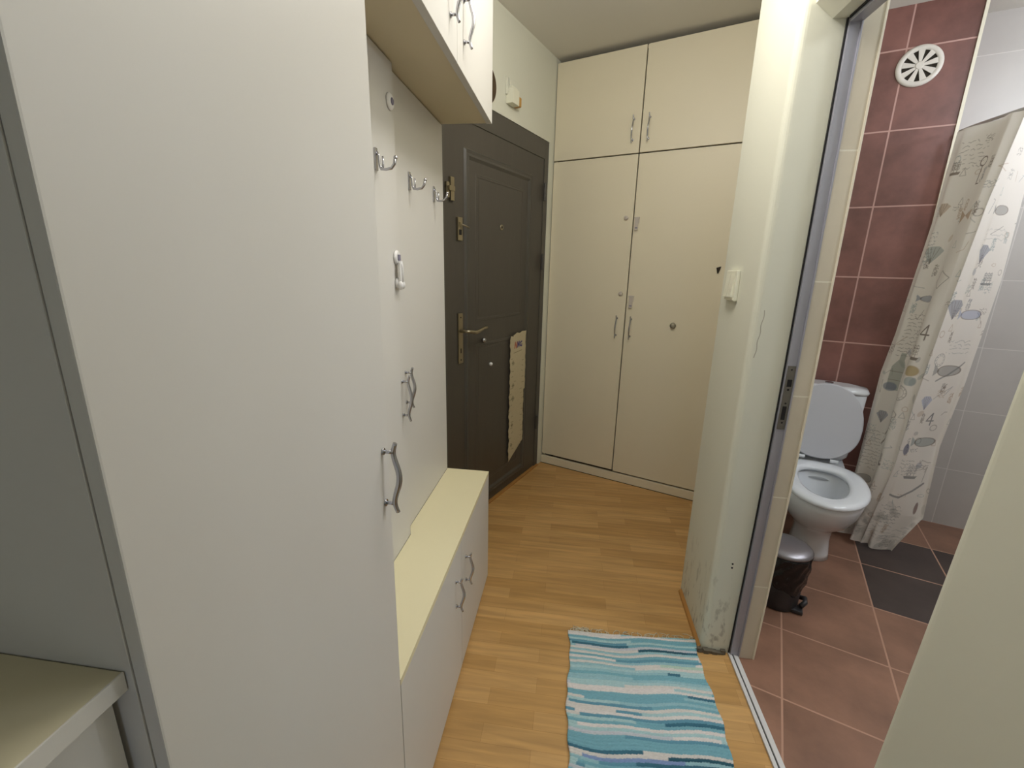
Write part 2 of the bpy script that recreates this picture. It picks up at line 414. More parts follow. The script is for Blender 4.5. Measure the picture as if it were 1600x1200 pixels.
# bathroom walls
bm = bmesh.new(); bm_box(bm, 1.38, 1.955, 0.30, 0.66, 0, H)
struct('wall_bathroom_back', bm, M['tile_red'], fr='B', label='red brown tiled bathroom wall behind the toilet')
bm = bmesh.new(); bm_box(bm, 1.950, 1.962, 0.293, 0.305, 0, H)
struct('trim_2', bm, M['grouttrim'], fr='B', label='pale corner profile on the outer edge of the red tiles')
bm = bmesh.new(); bm_box(bm, 1.955, 3.0, 0.55, 0.66, 0, H)
struct('wall_shower', bm, M['tile_white'], fr='B', label='pale tiled wall behind the shower curtain')
bm = bmesh.new(); bm_box(bm, 2.95, 3.05, -2.7, 0.66, 0, H)
struct('wall_bathroom_right', bm, M['tile_whited'], fr='B')
bm = bmesh.new(); bm_prism(bm, [(0.755, -0.05), (0.755, -0.15), (1.75, -0.56), (1.79, -0.46)], 0, H)
struct('wall_bathroom_front', bm, M['wall'])
# pale tile strip on the end of the stub wall
bm = bmesh.new(); bm_box(bm, 0.6925, 0.742, 1.466, 1.4795, 0, H); bm_box(bm, 0.7365, 0.742, 1.4795, 1.60, 0, H); bow(bm)
struct('trim_1', bm, M['tile_jamb'], label='strip of pale tiles lining the far side of the bathroom doorway')
bm = bmesh.new(); bm_box(bm, 0.7415, 0.7475, 1.4635, 1.478, 0, H, 0.001); bow(bm)
struct('trim_3', bm, M['grouttrim'], label='light edge profile beside the pale doorway tiles')
# thin wooden skirting strip on the hall side and its broken end
bm = bmesh.new()
bm_prism(bm, [(0.5595, 0.0005), (0.546, 0.0005), (0.549, 0.009), (0.5595, 0.016)], 1.486, 1.80, axis='Y')
struct('baseboard_right', bm, M['skirt'])
bm = bmesh.new()
for k in range(14):
    x = 0.548 + rng.random() * 0.09; 
    q = 0.004 + rng.random() * 0.006
    bm_box(bm, x - q, x + q, 1.462 + rng.random() * 0.010, 1.4795, 0.0005, 0.006 + rng.random() * 0.012, 0.0012)
bm_box(bm, 0.56, 0.64, 1.466, 1.4795, 0.0005, 0.009, 0.002)
tag(obj('filler_rubble', bm, M['debris']), 'crumbled grey filler at the foot of the scuffed wall end', 'rubble')
# threshold rail under the bathroom doorway
bm = bmesh.new()
bm_box(bm, 0.6575, 0.6695, 0.71, 1.479, -0.01, 0.007, 0.0015); bm_box(bm, 0.6745, 0.6905, 0.71, 1.479, -0.01, 0.007, 0.0015)
bm_box(bm, 0.6695, 0.6745, 0.71, 1.479, -0.01, 0.001, 0, 1)
struct('trim_4', bm, [M['rail'], M['black']], label='double white metal threshold rail of the bathroom doorway')

# bathroom door frame: grey metal, no leaf in view
t = thing('door_2', None, None, (0.675, 1.48, 0), kind='structure')
o0 = (0.675, 1.48, 0)
bm = bmesh.new()
bm_box(bm, 0.6620, 0.6885, 1.4665, 1.4795, 0.008, 2.054, 0.0012); bm_box(bm, 0.6885, 0.6925, 1.461, 1.4795, 0.008, 2.054, 0.001)
bm_box(bm, 0.6580, 0.6605, 1.4735, 1.4795, 0.008, 2.054, 0, 1)
obj('jamb', bow(bm), [M['frame_metal'], M['black']], t, o0)
bm = bmesh.new()
bm_box(bm, 0.6620, 0.6925, 0.735, 1.4665, 2.040, 2.0545, 0.0012); bm_box(bm, 0.6580, 0.6605, 0.735, 1.4665, 2.048, 2.0545, 0, 1)
obj('head', bow(bm), [M['frame_metal'], M['black']], t, o0)
bm = bmesh.new(); bm_box(bm, 0.6620, 0.6925, 0.7205, 0.735, 0.008, 2.0545, 0.0012)
obj('near_jamb', bow(bm), M['frame_metal'], t, o0)
bm = bmesh.new()
bm_box(bm, 0.6640, 0.6875, 1.4645, 1.4668, 0.912, 1.122, 0.0006)
for (z, rr) in ((0.935, .003), (1.00, .003), (1.045, .0035), (1.11, .003)): bm_cyl(bm, (0.676, 1.4645, z), rr, -0.0006, 'Y', 14, mi=1)
bm_box(bm, 0.6695, 0.6815, 1.4636, 1.4648, 0.945, 0.990, 0, 1); bm_box(bm, 0.6695, 0.6830, 1.4636, 1.4648, 1.055, 1.078, 0, 1)
obj('strike_plate', bow(bm), [M['steel'], M['black']], t, o0)

# ------------------------------------------------------------------ handles
def wavy_handle_bm(n_axis, base, length=0.13, stand=0.030, w=0.0055):
    """bow handle: two posts and a bar that dips at the posts and swells between them"""
    bm = bmesh.new(); base = Vector(base); nx = Vector(n_axis).normalized(); side = Vector((0, 0, 1)).cross(nx)
    pts = []; N = 28
    for k in range(N + 1):
        s = -1 + 2 * k / N
        off = (stand - 0.002 + 0.005 * math.cos(math.pi * s / 0.74)) if abs(s) < 0.74 else stand - 0.007 + 0.005 * ((abs(s) - 0.74) / 0.26) ** 1.3
        pts.append(base + nx * off + Vector((0, 0, s * length / 2)) + side * 0.0015 * math.sin(s * 3))
    rad = [w * (0.62 + 0.38 * math.cos((-1 + 2 * k / N) * 1.3)) for k in range(N + 1)]
    bm_tube(bm, pts, rad, 10, 0.75, ref=nx)
    for sg in (-1, 1):
        z = sg * length / 2 * 0.74
        bm_tube(bm, [base + Vector((0, 0, z)) + nx * 0.0003, base + Vector((0, 0, z)) + nx * (stand - 0.006)], 0.0034, 10)
        bm_tube(bm, [base + Vector((0, 0, z)) + nx * 0.0003, base + Vector((0, 0, z)) + nx * 0.003], 0.0065, 12)
    return bm

# ------------------------------------------------------------------ hall furniture (left)
XF, XN, XP = -0.318, -0.484, -0.502
# tall cabinet
o0 = (-0.49, 0.48, 0)
t = thing('tall_cabinet', 'tall plain cream cabinet with one long handle, nearest on the left', 'cabinet', o0)
bm = bmesh.new()
bm_box(bm, -0.66, -0.3325, 0.243, 0.259, 0.0, 2.60, 0.001); bm_box(bm, -0.66, -0.3325, 0.7035, 0.7195, 0.0, 2.60, 0.001)
bm_box(bm, -0.66, -0.3325, 0.259, 0.7035, 2.584, 2.60); bm_box(bm, -0.66, -0.3325, 0.259, 0.7035, 0.06, 0.076); bm_box(bm, -0.66, -0.652, 0.259, 0.7035, 0.076, 2.584)
bm_box(bm, -0.345, -0.337, 0.259, 0.7035, 0.0, 0.06)
obj('carcass', bm, M['cream'], t, o0)
bm = bmesh.new(); bm_box(bm, -0.3315, XF, 0.2435, 0.7185, 0.03, 2.598, 0.0018)
dr = obj('door', bm, M['cream'], t, o0)
dr_h = obj('door_handle', wavy_handle_bm((1, 0, 0), (XF, 0.694, 1.031), 0.135, 0.026), M['chrome'], dr, o0)
dr_h['label'] = 'wavy chrome handle'

# low shoe cabinet (bench)
o0 = (-0.40, 1.23, 0)
t = thing('shoe_cabinet', 'low narrow cream shoe cabinet with pale yellow top and two doors', 'cabinet', o0)
bm = bmesh.new()
bm_box(bm, -0.48, -0.3345, 0.7205, 0.736, 0.0, 0.531, 0.001); bm_box(bm, -0.48, -0.3345, 1.722, 1.7375, 0.0, 0.531, 0.001)
bm_box(bm, -0.48, -0.472, 0.736, 1.722, 0.03, 0.531); bm_box(bm, -0.48, -0.3345, 0.736, 1.722, 0.03, 0.045); bm_box(bm, -0.35, -0.342, 0.736, 1.722, 0.0, 0.03)
obj('carcass', bm, M['cream'], t, o0)
bm = bmesh.new(); bm_prism(bm, [(-0.4835, 0.7205), (XF, 0.7205), (XF, 1.7375), (-0.5015, 1.7375), (-0.5015, 1.2350), (-0.4835, 1.2350)], 0.532, 0.547)
obj('top_board', bm, M['bench_top'], t, o0)['label'] = 'pale yellow top board'
for (y0, y1, hy, hz) in ((0.7210, 1.2475, 1.176, 0.385), (1.2495, 1.7370, 1.306, 0.385)):
    bm = bmesh.new(); bm_box(bm, -0.3335, XF, y0, y1, 0.028, 0.5310, 0.0012)
    d = obj('door', bm, M['cream'], t, o0)
    obj('door_handle', wavy_handle_bm((1, 0, 0), (XF, hy, hz), 0.125, 0.024, 0.0048), M['chrome'], d, o0)

# shallow coat panel cabinet between bench and overhead cupboard
o0 = (-0.58, 1.23, 0.0)
t = thing('coat_panel_cabinet', 'flat cream cabinet with coat hooks between shoe cabinet and overhead cupboard', 'cabinet', o0)
bm = bmesh.new()
bm_box(bm, -0.66, -0.5185, 0.7205, 0.736, 0.0, 1.893); bm_box(bm, -0.66, -0.5185, 1.722, 1.7375, 0.0, 1.893, 0.001)
bm_box(bm, -0.66, -0.652, 0.736, 1.722, 0.0, 1.893); bm_box(bm, -0.652, -0.5185, 0.736, 1.722, 1.86, 1.876)
obj('carcass', bm, M['cream'], t, o0)
bm = bmesh.new(); bm_box(bm, -0.500, XN, 0.7210, 1.2340, 0.548, 1.892, 0.001); bm_box(bm, -0.5185, -0.500, 0.7210, 1.2340, 0.550, 1.892)
d1 = obj('door', bm, M['cream'], t, o0)
obj('door_handle', wavy_handle_bm((1, 0, 0), (XN, 1.212, 1.018), 0.140, 0.026, 0.005), M['chrome'], d1, o0)
bm = bmesh.new(); bm_box(bm, -0.5175, XP, 1.2350, 1.7375, 0.548, 1.892, 0.001)
d2 = obj('door', bm, M['cream'], t, o0)
obj('door_handle', wavy_handle_bm((1, 0, 0), (XP, 1.290, 1.030), 0.130, 0.026, 0.005), M['chrome'], d2, o0)

# overhead cupboard
o0 = (-0.49, 1.23, 1.895)
t = thing('overhead_cupboard', 'cream overhead cupboard with two doors hung under the ceiling', 'cupboard', o0)
bm = bmesh.new()
bm_box(bm, -0.66, -0.3385, 0.7205, 1.7375, 1.8955, 1.911, 0.0008)
obj('bottom_board', bm, M['cream_in'], t, o0)['label'] = 'darker beige bottom board'
bm = bmesh.new()
bm_box(bm, -0.66, -0.3385, 0.7205, 0.736, 1.911, 2.60); bm_box(bm, -0.66, -0.3385, 1.722, 1.7375, 1.911, 2.60); bm_box(bm, -0.66, -0.652, 0.736, 1.722, 1.911, 2.60); bm_box(bm, -0.66, -0.3385, 0.736, 1.722, 2.585, 2.60)
obj('carcass', bm, M['cream'], t, o0)
for (y0, y1, hy) in ((0.7210, 1.2475, 1.185), (1.2495, 1.7370, 1.316)):
    bm = bmesh.new(); bm_box(bm, -0.3375, XF, y0, y1, 1.8925, 2.598, 0.0015)
    d = obj('door', bm, M['cream'], t, o0)
    obj('door_handle', wavy_handle_bm((1, 0, 0), (XF, hy, 2.012), 0.125, 0.024, 0.0048), M['chrome'], d, o0)

# coat hooks
def hook(y, x, label):
    o0 = (x, y, 1.62)
    t = thing('coat_hook', label, 'hook', o0, group='chrome coat hooks on the cream panel')
    bm = bmesh.new(); bm_box(bm, x + 0.0004, x + 0.0045, y - 0.0065, y + 0.0065, 1.618, 1.668, 0.0015)
    obj('back_plate', bm, M['chrome'], t, o0)
    bm = bmesh.new()
    P = [(x + 0.004, y, 1.660), (x + 0.010, y, 1.650), (x + 0.011, y, 1.630), (x + 0.014, y, 1.6215), (x + 0.026, y, 1.6205), (x + 0.040, y, 1.6235), (x + 0.047, y, 1.632), (x + 0.050, y, 1.644)]
    bm_tube(bm, P, [0.003, 0.003, 0.003, 0.0032, 0.0034, 0.0036, 0.0038, 0.0042], 10, ref=Vector((0, 1, 0)))
    ico(bm, (x + 0.0505, y, 1.646), 0.005)
    obj('arm', bm, M['chrome'], t, o0)
    bm = bmesh.new()
    bm_tube(bm, [(x + 0.016, y + 0.004, 1.621), (x + 0.018, y + 0.004, 1.634), (x + 0.017, y + 0.004, 1.650)], [0.0028, 0.0026, 0.0022], 8, ref=Vector((0, 1, 0)))
    obj('prong', bm, M['chrome'], t, o0)
hook(1.105, XN, 'chrome coat hook, the highest looking and nearest of the three')
hook(1.378, XP, 'middle one of the three chrome coat hooks on the cream panel')
hook(1.618, XP, 'chrome coat hook nearest the dark entrance door')

# round latch button on the coat panel and double strap latch
bm = bmesh.new()
bm_lathe(bm, (XN + 0.0003, 1.205, 1.797), [(0.020, 0), (0.020, 0.003), (0.016, 0.007), (0.009, 0.008)], 'X')
bm_lathe(bm, (XN + 0.0085, 1.205, 1.797), [(0.0085, 0), (0.0085, 0.001), (0.006, 0.0025)], 'X', mi=1)
tag(obj('round_button', bm, [M['plastic'], M['violet']], origin=(XN, 1.205, 1.797)) if False else obj('round_button', bm, [M['plastic'], M['violet']]), 'round white plastic button with grey centre above the first coat hook', 'button')
o0 = (XN, 1.205, 1.335)
t = thing('strap_latch', 'white plastic strap latch on the cream panel, below the coat hooks', 'latch', o0)
bm = bmesh.new()
bm_lathe(bm, (XN + 0.0003, 1.207, 1.420), [(0.019, 0), (0.019, 0.004), (0.015, 0.008)], 'X'); bm_box(bm, XN + 0.008, XN + 0.0115, 1.200, 1.214, 1.412, 1.428, 0.001, 1)
obj('upper_button', bm, [M['plastic'], M['violet']], t, o0)
bm = bmesh.new()
bm_tube(bm, [(XN + 0.010, 1.207, 1.410), (XN + 0.013, 1.207, 1.395), (XN + 0.013, 1.207, 1.375), (XN + 0.012, 1.207, 1.355)], 0.008, 12, 0.35, ref=Vector((1, 0, 0)))
bm_box(bm, XN + 0.009, XN + 0.016, 1.196, 1.218, 1.350, 1.407, 0.003)
obj('strap', bm, M['plastic'], t, o0)
bm = bmesh.new()
bm_lathe(bm, (XN + 0.0003, 1.207, 1.352), [(0.015, 0), (0.015, 0.006), (0.011, 0.009)], 'X')
ico(bm, (XN + 0.014, 1.199, 1.346), 0.011, scale=(0.7, 0.75, 1.1)); ico(bm, (XN + 0.014, 1.216, 1.347), 0.010, scale=(0.7, 0.75, 1.1))
obj('lower_button', bm, M['plastic'], t, o0)

# low kitchen unit and worktop at the near left
o0 = (-0.5, -0.2, 0)
t = thing('base_unit', 'white base unit under a sand coloured worktop at lower left', 'cabinet', o0)
bm = bmesh.new(); bm_box(bm, -0.66, -0.3705, -0.8, 0.2385, 0.0, 1.062, 0.001)
obj('carcass', bm, M['white'], t, o0)
bm = bmesh.new(); bm_box(bm, -0.3700, -0.352, -0.3, 0.2385, 0.03, 1.060, 0.001)
obj('door', bm, M['white'], t, o0)
bm = bmesh.new(); bm_box(bm, -0.66, -0.3405, -0.8, 0.2420, 1.0635, 1.081, 0.0008, 0)
bm_box(bm, -0.3403, -0.3385, -0.8, 0.2420, 1.0635, 1.0812, 0.0004, 1)
tag(obj('worktop', bm, [M['top'], M['white']]), 'sand coloured worktop with white front edge against the tall cabinet', 'worktop')

# ------------------------------------------------------------------ corner closet (frame B: x = along the front, y = depth)
CD = 0.052
o0 = (0.55, 0.3, 0)
t = thing('built_in_closet', 'cream floor-to-ceiling closet with four doors at the hall end', 'closet', o0, 'B')
bm = bmesh.new()
bm_box(bm, 0.006, 0.022, CD + 0.019, 0.655, 0.0, 2.596); bm_box(bm, 1.128, 1.144, CD + 0.019, 0.655, 0.0, 2.596)
bm_box(bm, 0.022, 1.128, CD + 0.019, 0.655, 2.580, 2.596); bm_box(bm, 0.022, 1.128, CD + 0.019, 0.655, 0.075, 0.09); bm_box(bm, 0.022, 1.128, CD + 0.019, 0.655, 2.043, 2.052)
bm_box(bm, 0.534, 0.552, CD + 0.019, 0.655, 0.09, 2.58)
bm_box(bm, 1.085, 1.144, CD, CD + 0.018, 0.075, 2.596)
obj('carcass', bm, M['cream2'], t, o0)
bm = bmesh.new(); bm_box(bm, 0.004, 1.146, CD - 0.008, CD + 0.012, 0.0, 0.058, 0.001); bm_box(bm, 0.004, 1.146, CD - 0.0095, CD - 0.008, 0.0, 0.004, 0, 1)
obj('plinth', bm, [M['cream2'], M['gap']], t, o0)
bm = bmesh.new()
bm_box(bm, 0.024, 1.126, CD + 0.0180, CD + 0.0188, 0.06, 2.58)  # thin dark sheet behind the doors, its colour stands in for gap shade
obj('gap_shade_sheet', bm, M['gap'], t, o0)['label'] = 'dark sheet standing in for shade in the gaps between the doors'
doors = [((0.006, 0.5395, 2.0560, 2.594), (0.498, 2.178)), ((0.5465, 1.084, 2.0560, 2.594), (0.588, 2.178)),
         ((0.006, 0.5395, 0.074, 2.0490), (0.492, 1.052)), ((0.5465, 1.084, 0.068, 2.0490), (0.582, 1.052))]
for (x0, x1, z0, z1), (hx, hz) in doors:
    bm = bmesh.new(); bm_box(bm, x0, x1, CD, CD + 0.0178, z0, z1, 0.0015)
    d = obj('door', bm, M['cream2'], t, o0)
    obj('door_handle', wavy_handle_bm((0, -1, 0), (hx, CD, hz), 0.145, 0.024, 0.0062), M['chrome'], d, o0)

def dot(name, n, z, r, mt, label, cat, h=0.012, fr='B', group=None):
    bm = bmesh.new(); bm_lathe(bm, (n, CD - 0.0003, z), [(r, 0), (r, -h * 0.5), (r * 0.75, -h * 0.9), (r * 0.3, -h)], 'Y')
    return tag(obj(name, bm, mt, fr=fr), label, cat, group)
dot('round_button', 0.499, 1.703, 0.013, M['lilac'], 'small pale button on the left closet door beside the upper latch', 'button')
dot('round_button', 0.503, 1.258, 0.013, M['lilac'], 'small pale button on the left closet door beside the lower latch', 'button')
dot('door_knob', 0.836, 1.087, 0.017, M['greyknob'], 'round grey knob alone on the right tall closet door', 'knob', 0.022)
for (n, z, lb) in ((0.566, 1.672, 'upper pale child-safety latch on the right closet door'), (0.573, 1.215, 'lower pale child-safety latch on the right closet door')):
    o0 = (n, CD, z - 0.03)
    t = thing('child_latch', lb, 'latch', o0, 'B', 'child latches on the closet')
    bm = bmesh.new(); bm_box(bm, n - 0.014, n + 0.014, CD - 0.004, CD - 0.0003, z - 0.002, z + 0.035, 0.001)
    bm_box(bm, n - 0.018, n + 0.016, CD - 0.009, CD - 0.004, z + 0.026, z + 0.034, 0.001)
    obj('mount', bm, M['lilac'], t, o0)
    bm = bmesh.new(); bm_box(bm, n - 0.012, n + 0.010, CD - 0.010, CD - 0.004, z - 0.038, z + 0.026, 0.002); bm_box(bm, n - 0.007, n + 0.007, CD - 0.0108, CD - 0.0095, z - 0.030, z - 0.024, 0, 1)
    bm_box(bm, n - 0.012, n + 0.010, CD - 0.013, CD - 0.0095, z - 0.040, z - 0.034, 0.001)
    obj('strap', bm, [M['lilac'], M['violet']], t, o0)
bm = bmesh.new(); bm_prism(bm, [(1.032, 1.425), (1.056, 1.432), (1.052, 1.413), (1.045, 1.393), (1.039, 1.396)], CD - 0.004, CD - 0.0003, axis='Y')
tag(obj('dark_sticker', bm, M['gap'], fr='B'), 'small dark brown triangular piece on the closet near the light switch', 'sticker')

# ------------------------------------------------------------------ entrance door
o0 = (0.0, -0.55, 0)
t = thing('door_1', None, None, o0, 'B', kind='structure')
bm = bmesh.new()
bm_box(bm, -0.10, -0.002, -1.098, -1.045, 0.0, 2.149, 0.002); bm_box(bm, -0.10, -0.002, -0.062, -0.010, 0.0, 2.149, 0.002); bm_box(bm, -0.10, -0.002, -1.045, -0.062, 2.0480, 2.149, 0.001)
bm_box(bm, -0.10, 0.012, -1.045, -0.015, 0.0, 0.010, 0.002, 1)
obj('door_frame', bm, [M['doorframe'], M['skirt']], t, o0)
bm = bmesh.new()
bm_box(bm, -0.055, -0.006, -1.0445, -0.0625, 0.0125, 2.0475, 0.0012)
leaf = obj('door_leaf', bm, M['door'], t, o0)
def ring_mold(bm, y0, y1, z0, z1, wd, x0, hgt):
    """raised moulding around a rectangle, with mitred corners"""
    prof = [(0, 0), (wd * 0.2, hgt), (wd * 0.45, hgt * 0.7), (wd * 0.7, hgt), (wd, 0)]
    rows = []
    for (o, h) in prof:
        rows.append([(x0 + h, y0 + o, z0 + o), (x0 + h, y1 - o, z0 + o), (x0 + h, y1 - o, z1 - o), (x0 + h, y0 + o, z1 - o)])
    bm_loft(bm, rows, cap0=False, cap1=False, smooth=False)
bm = bmesh.new(); ring_mold(bm, -0.895, -0.215, 0.06, 1.935, 0.045, -0.0062, 0.010)
obj('panel_moulding', bm, M['doorframe'], leaf, o0)
bm = bmesh.new()
ring_mold(bm, -0.80, -0.31, 1.12, 1.84, 0.02, -0.0062, 0.0022); ring_mold(bm, -0.80, -0.31, 0.16, 1.00, 0.02, -0.0062, 0.0022)
bm_box(bm, -0.0062, -0.0048, -0.77, -0.34, 1.15, 1.81, 0.0005); bm_box(bm, -0.0062, -0.0048, -0.77, -0.34, 0.19, 0.97, 0.0005)
obj('inner_panel', bm, M['door'], leaf, o0)
for z in (1.86, 1.44, 0.35):
    bm = bmesh.new(); bm_cyl(bm, (0.010, -0.066, z - 0.05), 0.008, 0.10, 'Z', 14)
    obj('hinge', bm, M['doorframe'], t, o0)
# handle plate with lever
bm = bmesh.new(); bm_box(bm, -0.0058, 0.002, -0.955, -0.918, 0.922, 1.176, 0.003)
bm_cyl(bm, (0.002, -0.9365, 1.155), 0.004, 0.0012, 'X', 12, mi=1); bm_box(bm, 0.002, 0.0032, -0.940, -0.933, 0.975, 0.999, 0, 1); bm_cyl(bm, (0.002, -0.9365, 0.940), 0.004, 0.0012, 'X', 12, mi=1)
hp = obj('handle_plate', bm, [M['brass'], M['black']], leaf, o0)
bm = bmesh.new()
bm_tube(bm, [(0.002, -0.936, 1.088), (0.035, -0.936, 1.088), (0.047, -0.930, 1.088), (0.050, -0.91, 1.085), (0.050, -0.875, 1.078), (0.050, -0.84, 1.083), (0.050, -0.80, 1.092), (0.050, -0.775, 1.094)],
        [0.009, 0.008, 0.008, 0.0085, 0.010, 0.009, 0.008, 0.0095], 12)
obj('lever', bm, M['brass'], leaf, o0)
bm = bmesh.new(); bm_lathe(bm, (-0.0058, -0.55, 1.612), [(0.015, 0), (0.015, 0.003), (0.010, 0.005), (0.008, 0.003)], 'X'); bm_cyl(bm, (-0.003, -0.55, 1.612), 0.007, 0.0008, 'X', 14, mi=1)
obj('peephole', bm, [M['brass'], M['black']], leaf, o0)
# upper lock plates
bm = bmesh.new(); bm_box(bm, -0.0058, 0.006, -0.958, -0.922, 1.520, 1.625, 0.002); bm_box(bm, 0.006, 0.013, -0.948, -0.934, 1.585, 1.603, 0.001); bm_box(bm, 0.006, 0.0068, -0.950, -0.930, 1.545, 1.570, 0, 1)
bm_tube(bm, [(0.010, -0.940, 1.594), (0.022, -0.925, 1.588), (0.024, -0.895, 1.580)], 0.004, 8)
obj('upper_lock', bm, [M['brass'], M['black']], leaf, o0)
bm = bmesh.new(); bm_box(bm, -0.0058, 0.008, -1.012, -0.985, 1.690, 1.790, 0.002); bm_box(bm, 0.008, 0.016, -1.030, -0.990, 1.73, 1.75, 0.001); bm_box(bm, -0.0058, 0.006, -1.040, -1.018, 1.70, 1.765, 0.001)
obj('door_bolt', bm, M['brass'], leaf, o0)
for (d_, z_, r_) in ((-0.732, 1.016, 0.014), (-0.659, 0.871, 0.011)):
    bm = bmesh.new(); ico(bm, (0.004, d_, z_), r_)
    obj('stud', bm, M['plastic'] if r_ < 0.012 else M['chrome'], leaf, o0)
# ------------------------------------------------------------------ rasters for printed things
class Ras:
    def __init__(s, w, h, nx, ny, col):
        s.w, s.h, s.nx, s.ny = w, h, nx, ny
        s.X, s.Y = np.meshgrid(np.linspace(0, w, nx), np.linspace(0, h, ny))
        s.a = np.empty((ny, nx, 3)); s.a[:] = col[:3]
    def blend(s, m, c, al=1.0):
        m = np.clip(m, 0, 1)[..., None] * al
        s.a = s.a * (1 - m) + np.array(c[:3]) * m
    def line(s, pts, th, c, al=1.0, soft=0.0012):
        d = np.full(s.X.shape, 9.0)
        for (x0, y0), (x1, y1) in zip(pts[:-1], pts[1:]):
            vx, vy = x1 - x0, y1 - y0; L = vx * vx + vy * vy + 1e-12
            tt = np.clip(((s.X - x0) * vx + (s.Y - y0) * vy) / L, 0, 1)
            d = np.minimum(d, np.hypot(s.X - x0 - tt * vx, s.Y - y0 - tt * vy))
        s.blend((th - d) / soft + 0.5, c, al)
    def ell(s, cx, cy, rx, ry, c, al=1.0, rot=0.0, ring=None):
        ca, sa = math.cos(rot), math.sin(rot)
        u = ((s.X - cx) * ca + (s.Y - cy) * sa) / rx; v = (-(s.X - cx) * sa + (s.Y - cy) * ca) / ry
        q = np.hypot(u, v)
        if ring: m = (ring - np.abs(q - 1)) * 12 + 0.5
        else: m = (1 - q) * 6 + 0.5
        s.blend(m, c, al)
    def poly(s, pts, c, al=1.0):
        inside = np.zeros(s.X.shape, bool); j = len(pts) - 1
        for i in range(len(pts)):
            xi, yi = pts[i]; xj, yj = pts[j]
            cnd = ((yi > s.Y) != (yj > s.Y)) & (s.X < (xj - xi) * (s.Y - yi) / (yj - yi + 1e-12) + xi)
            inside ^= cnd; j = i
        s.blend(inside.astype(float), c, al)

def grid_obj(name, pos, ras, m, thick=0.0, **kw):
    """pos: (ny,nx,3) vertex positions in the frame"""
    ny, nx, _ = pos.shape
    me = bpy.data.meshes.new(name)
    idx = np.arange(ny * nx).reshape(ny, nx)
    keep = kw.get('keep')
    q = np.stack([idx[:-1, :-1], idx[:-1, 1:], idx[1:, 1:], idx[1:, :-1]], -1)
    if keep is not None: q = q[keep[:-1, :-1]]
    q = q.reshape(-1, 4)
    org = np.array(kw.get('origin', (0, 0, 0)))
    me.from_pydata((pos.reshape(-1, 3) - org).tolist(), [], q.tolist())
    ca = me.color_attributes.new('Col', 'FLOAT_COLOR', 'POINT')
    buf = np.ones((ny * nx, 4)); buf[:, :3] = ras.a.reshape(-1, 3)
    ca.data.foreach_set('color', buf.ravel().astype(np.float32))
    me.materials.append(m)
    me.polygons.foreach_set('use_smooth', [True] * len(me.polygons))
    o = bpy.data.objects.new(name, me); C.objects.link(o)
    o.location = frame_loc(kw.get('fr', 'H'), kw.get('origin', (0, 0, 0))); o.rotation_euler = (0, 0, frame_rot(kw.get('fr', 'H')))
    if thick:
        md = o.modifiers.new('thick', 'SOLIDIFY'); md.thickness = thick; md.offset = 0
    return o

# torn paper notice on the entrance door
PW, PH = 0.205, 0.83
R_ = Ras(PW, PH, 104, 416, rgb(196, 184, 152))
nzv = rng.normal(0, 1, (416 // 8 + 1, 104 // 8 + 1)); nzv = np.kron(nzv, np.ones((8, 8)))[:416, :104]
R_.a *= (1 + 0.012 * nzv)[..., None]
red, blue, ink = rgb(176, 92, 70), rgb(62, 56, 120), rgb(96, 84, 62)
yl = 0.735
R_.line([(0.062, yl), (0.070, yl + 0.034), (0.082, yl)], 0.005, red, 0.9); R_.line([(0.086, yl), (0.090, yl + 0.034)], 0.005, red, 0.8)
R_.line([(0.098, yl + 0.002), (0.100, yl + 0.034), (0.116, yl + 0.004), (0.119, yl + 0.034)], 0.005, blue, 0.95)
R_.line([(0.150, yl + 0.032), (0.132, yl + 0.026), (0.130, yl + 0.008), (0.150, yl + 0.004), (0.150, yl + 0.016)], 0.005, blue, 0.95)
R_.line([(0.052, 0.705), (0.152, 0.712)], 0.0022, ink, 0.6)
for k in range(34):
    yy = 0.67 - k * 0.0185 + rng.normal(0, 0.003); xx = (0.03, 0.15)[k % 2] + rng.normal(0, 0.012)
    R_.line([(xx, yy), (xx + 0.012 + rng.random() * 0.018, yy + rng.normal(0, 0.004))], 0.0024, ink, 0.45)
for (cx, cy, rr) in ((0.045, 0.645, 0.014), (0.050, 0.50, 0.015), (0.052, 0.415, 0.018), (0.048, 0.24, 0.013), (0.042, 0.105, 0.013)):
    R_.ell(cx, cy, rr, rr * 0.9, rgb(110, 112, 88), 0.35); R_.line([(cx - rr, cy), (cx + rr, cy)], 0.0022, ink, 0.7); R_.line([(cx, cy - rr), (cx, cy + rr)], 0.0022, ink, 0.7)
ny, nx = R_.X.shape
pos = np.empty((ny, nx, 3)); pos[..., 0] = 0.0075 + 0.0008 * np.sin(R_.Y * 14); pos[..., 1] = -0.458 + R_.X; pos[..., 2] = 0.19 + R_.Y
edge = 0.004 * np.sin(R_.Y * 55) + 0.003 * np.sin(R_.Y * 140)
keep = (R_.X > 0.008 + edge + 0.004 * (R_.Y > 0.79)) & (R_.X < PW - 0.004 + 0.5 * edge - 0.012 * (R_.Y < 0.45)) & (R_.Y > 0.0 + 0.55 * (R_.X - 0.012)) & (R_.Y < PH - 0.015 + 0.08 * R_.X - 0.010 * (R_.X < 0.045) + 0.004 * np.sin(R_.X * 90))
tag(grid_obj('paper_notice', pos, R_, attr_mat('notice_paper', 0.8), fr='B', keep=keep, thick=0.0006), 'long torn paper notice taped to the dark entrance door', 'notice')

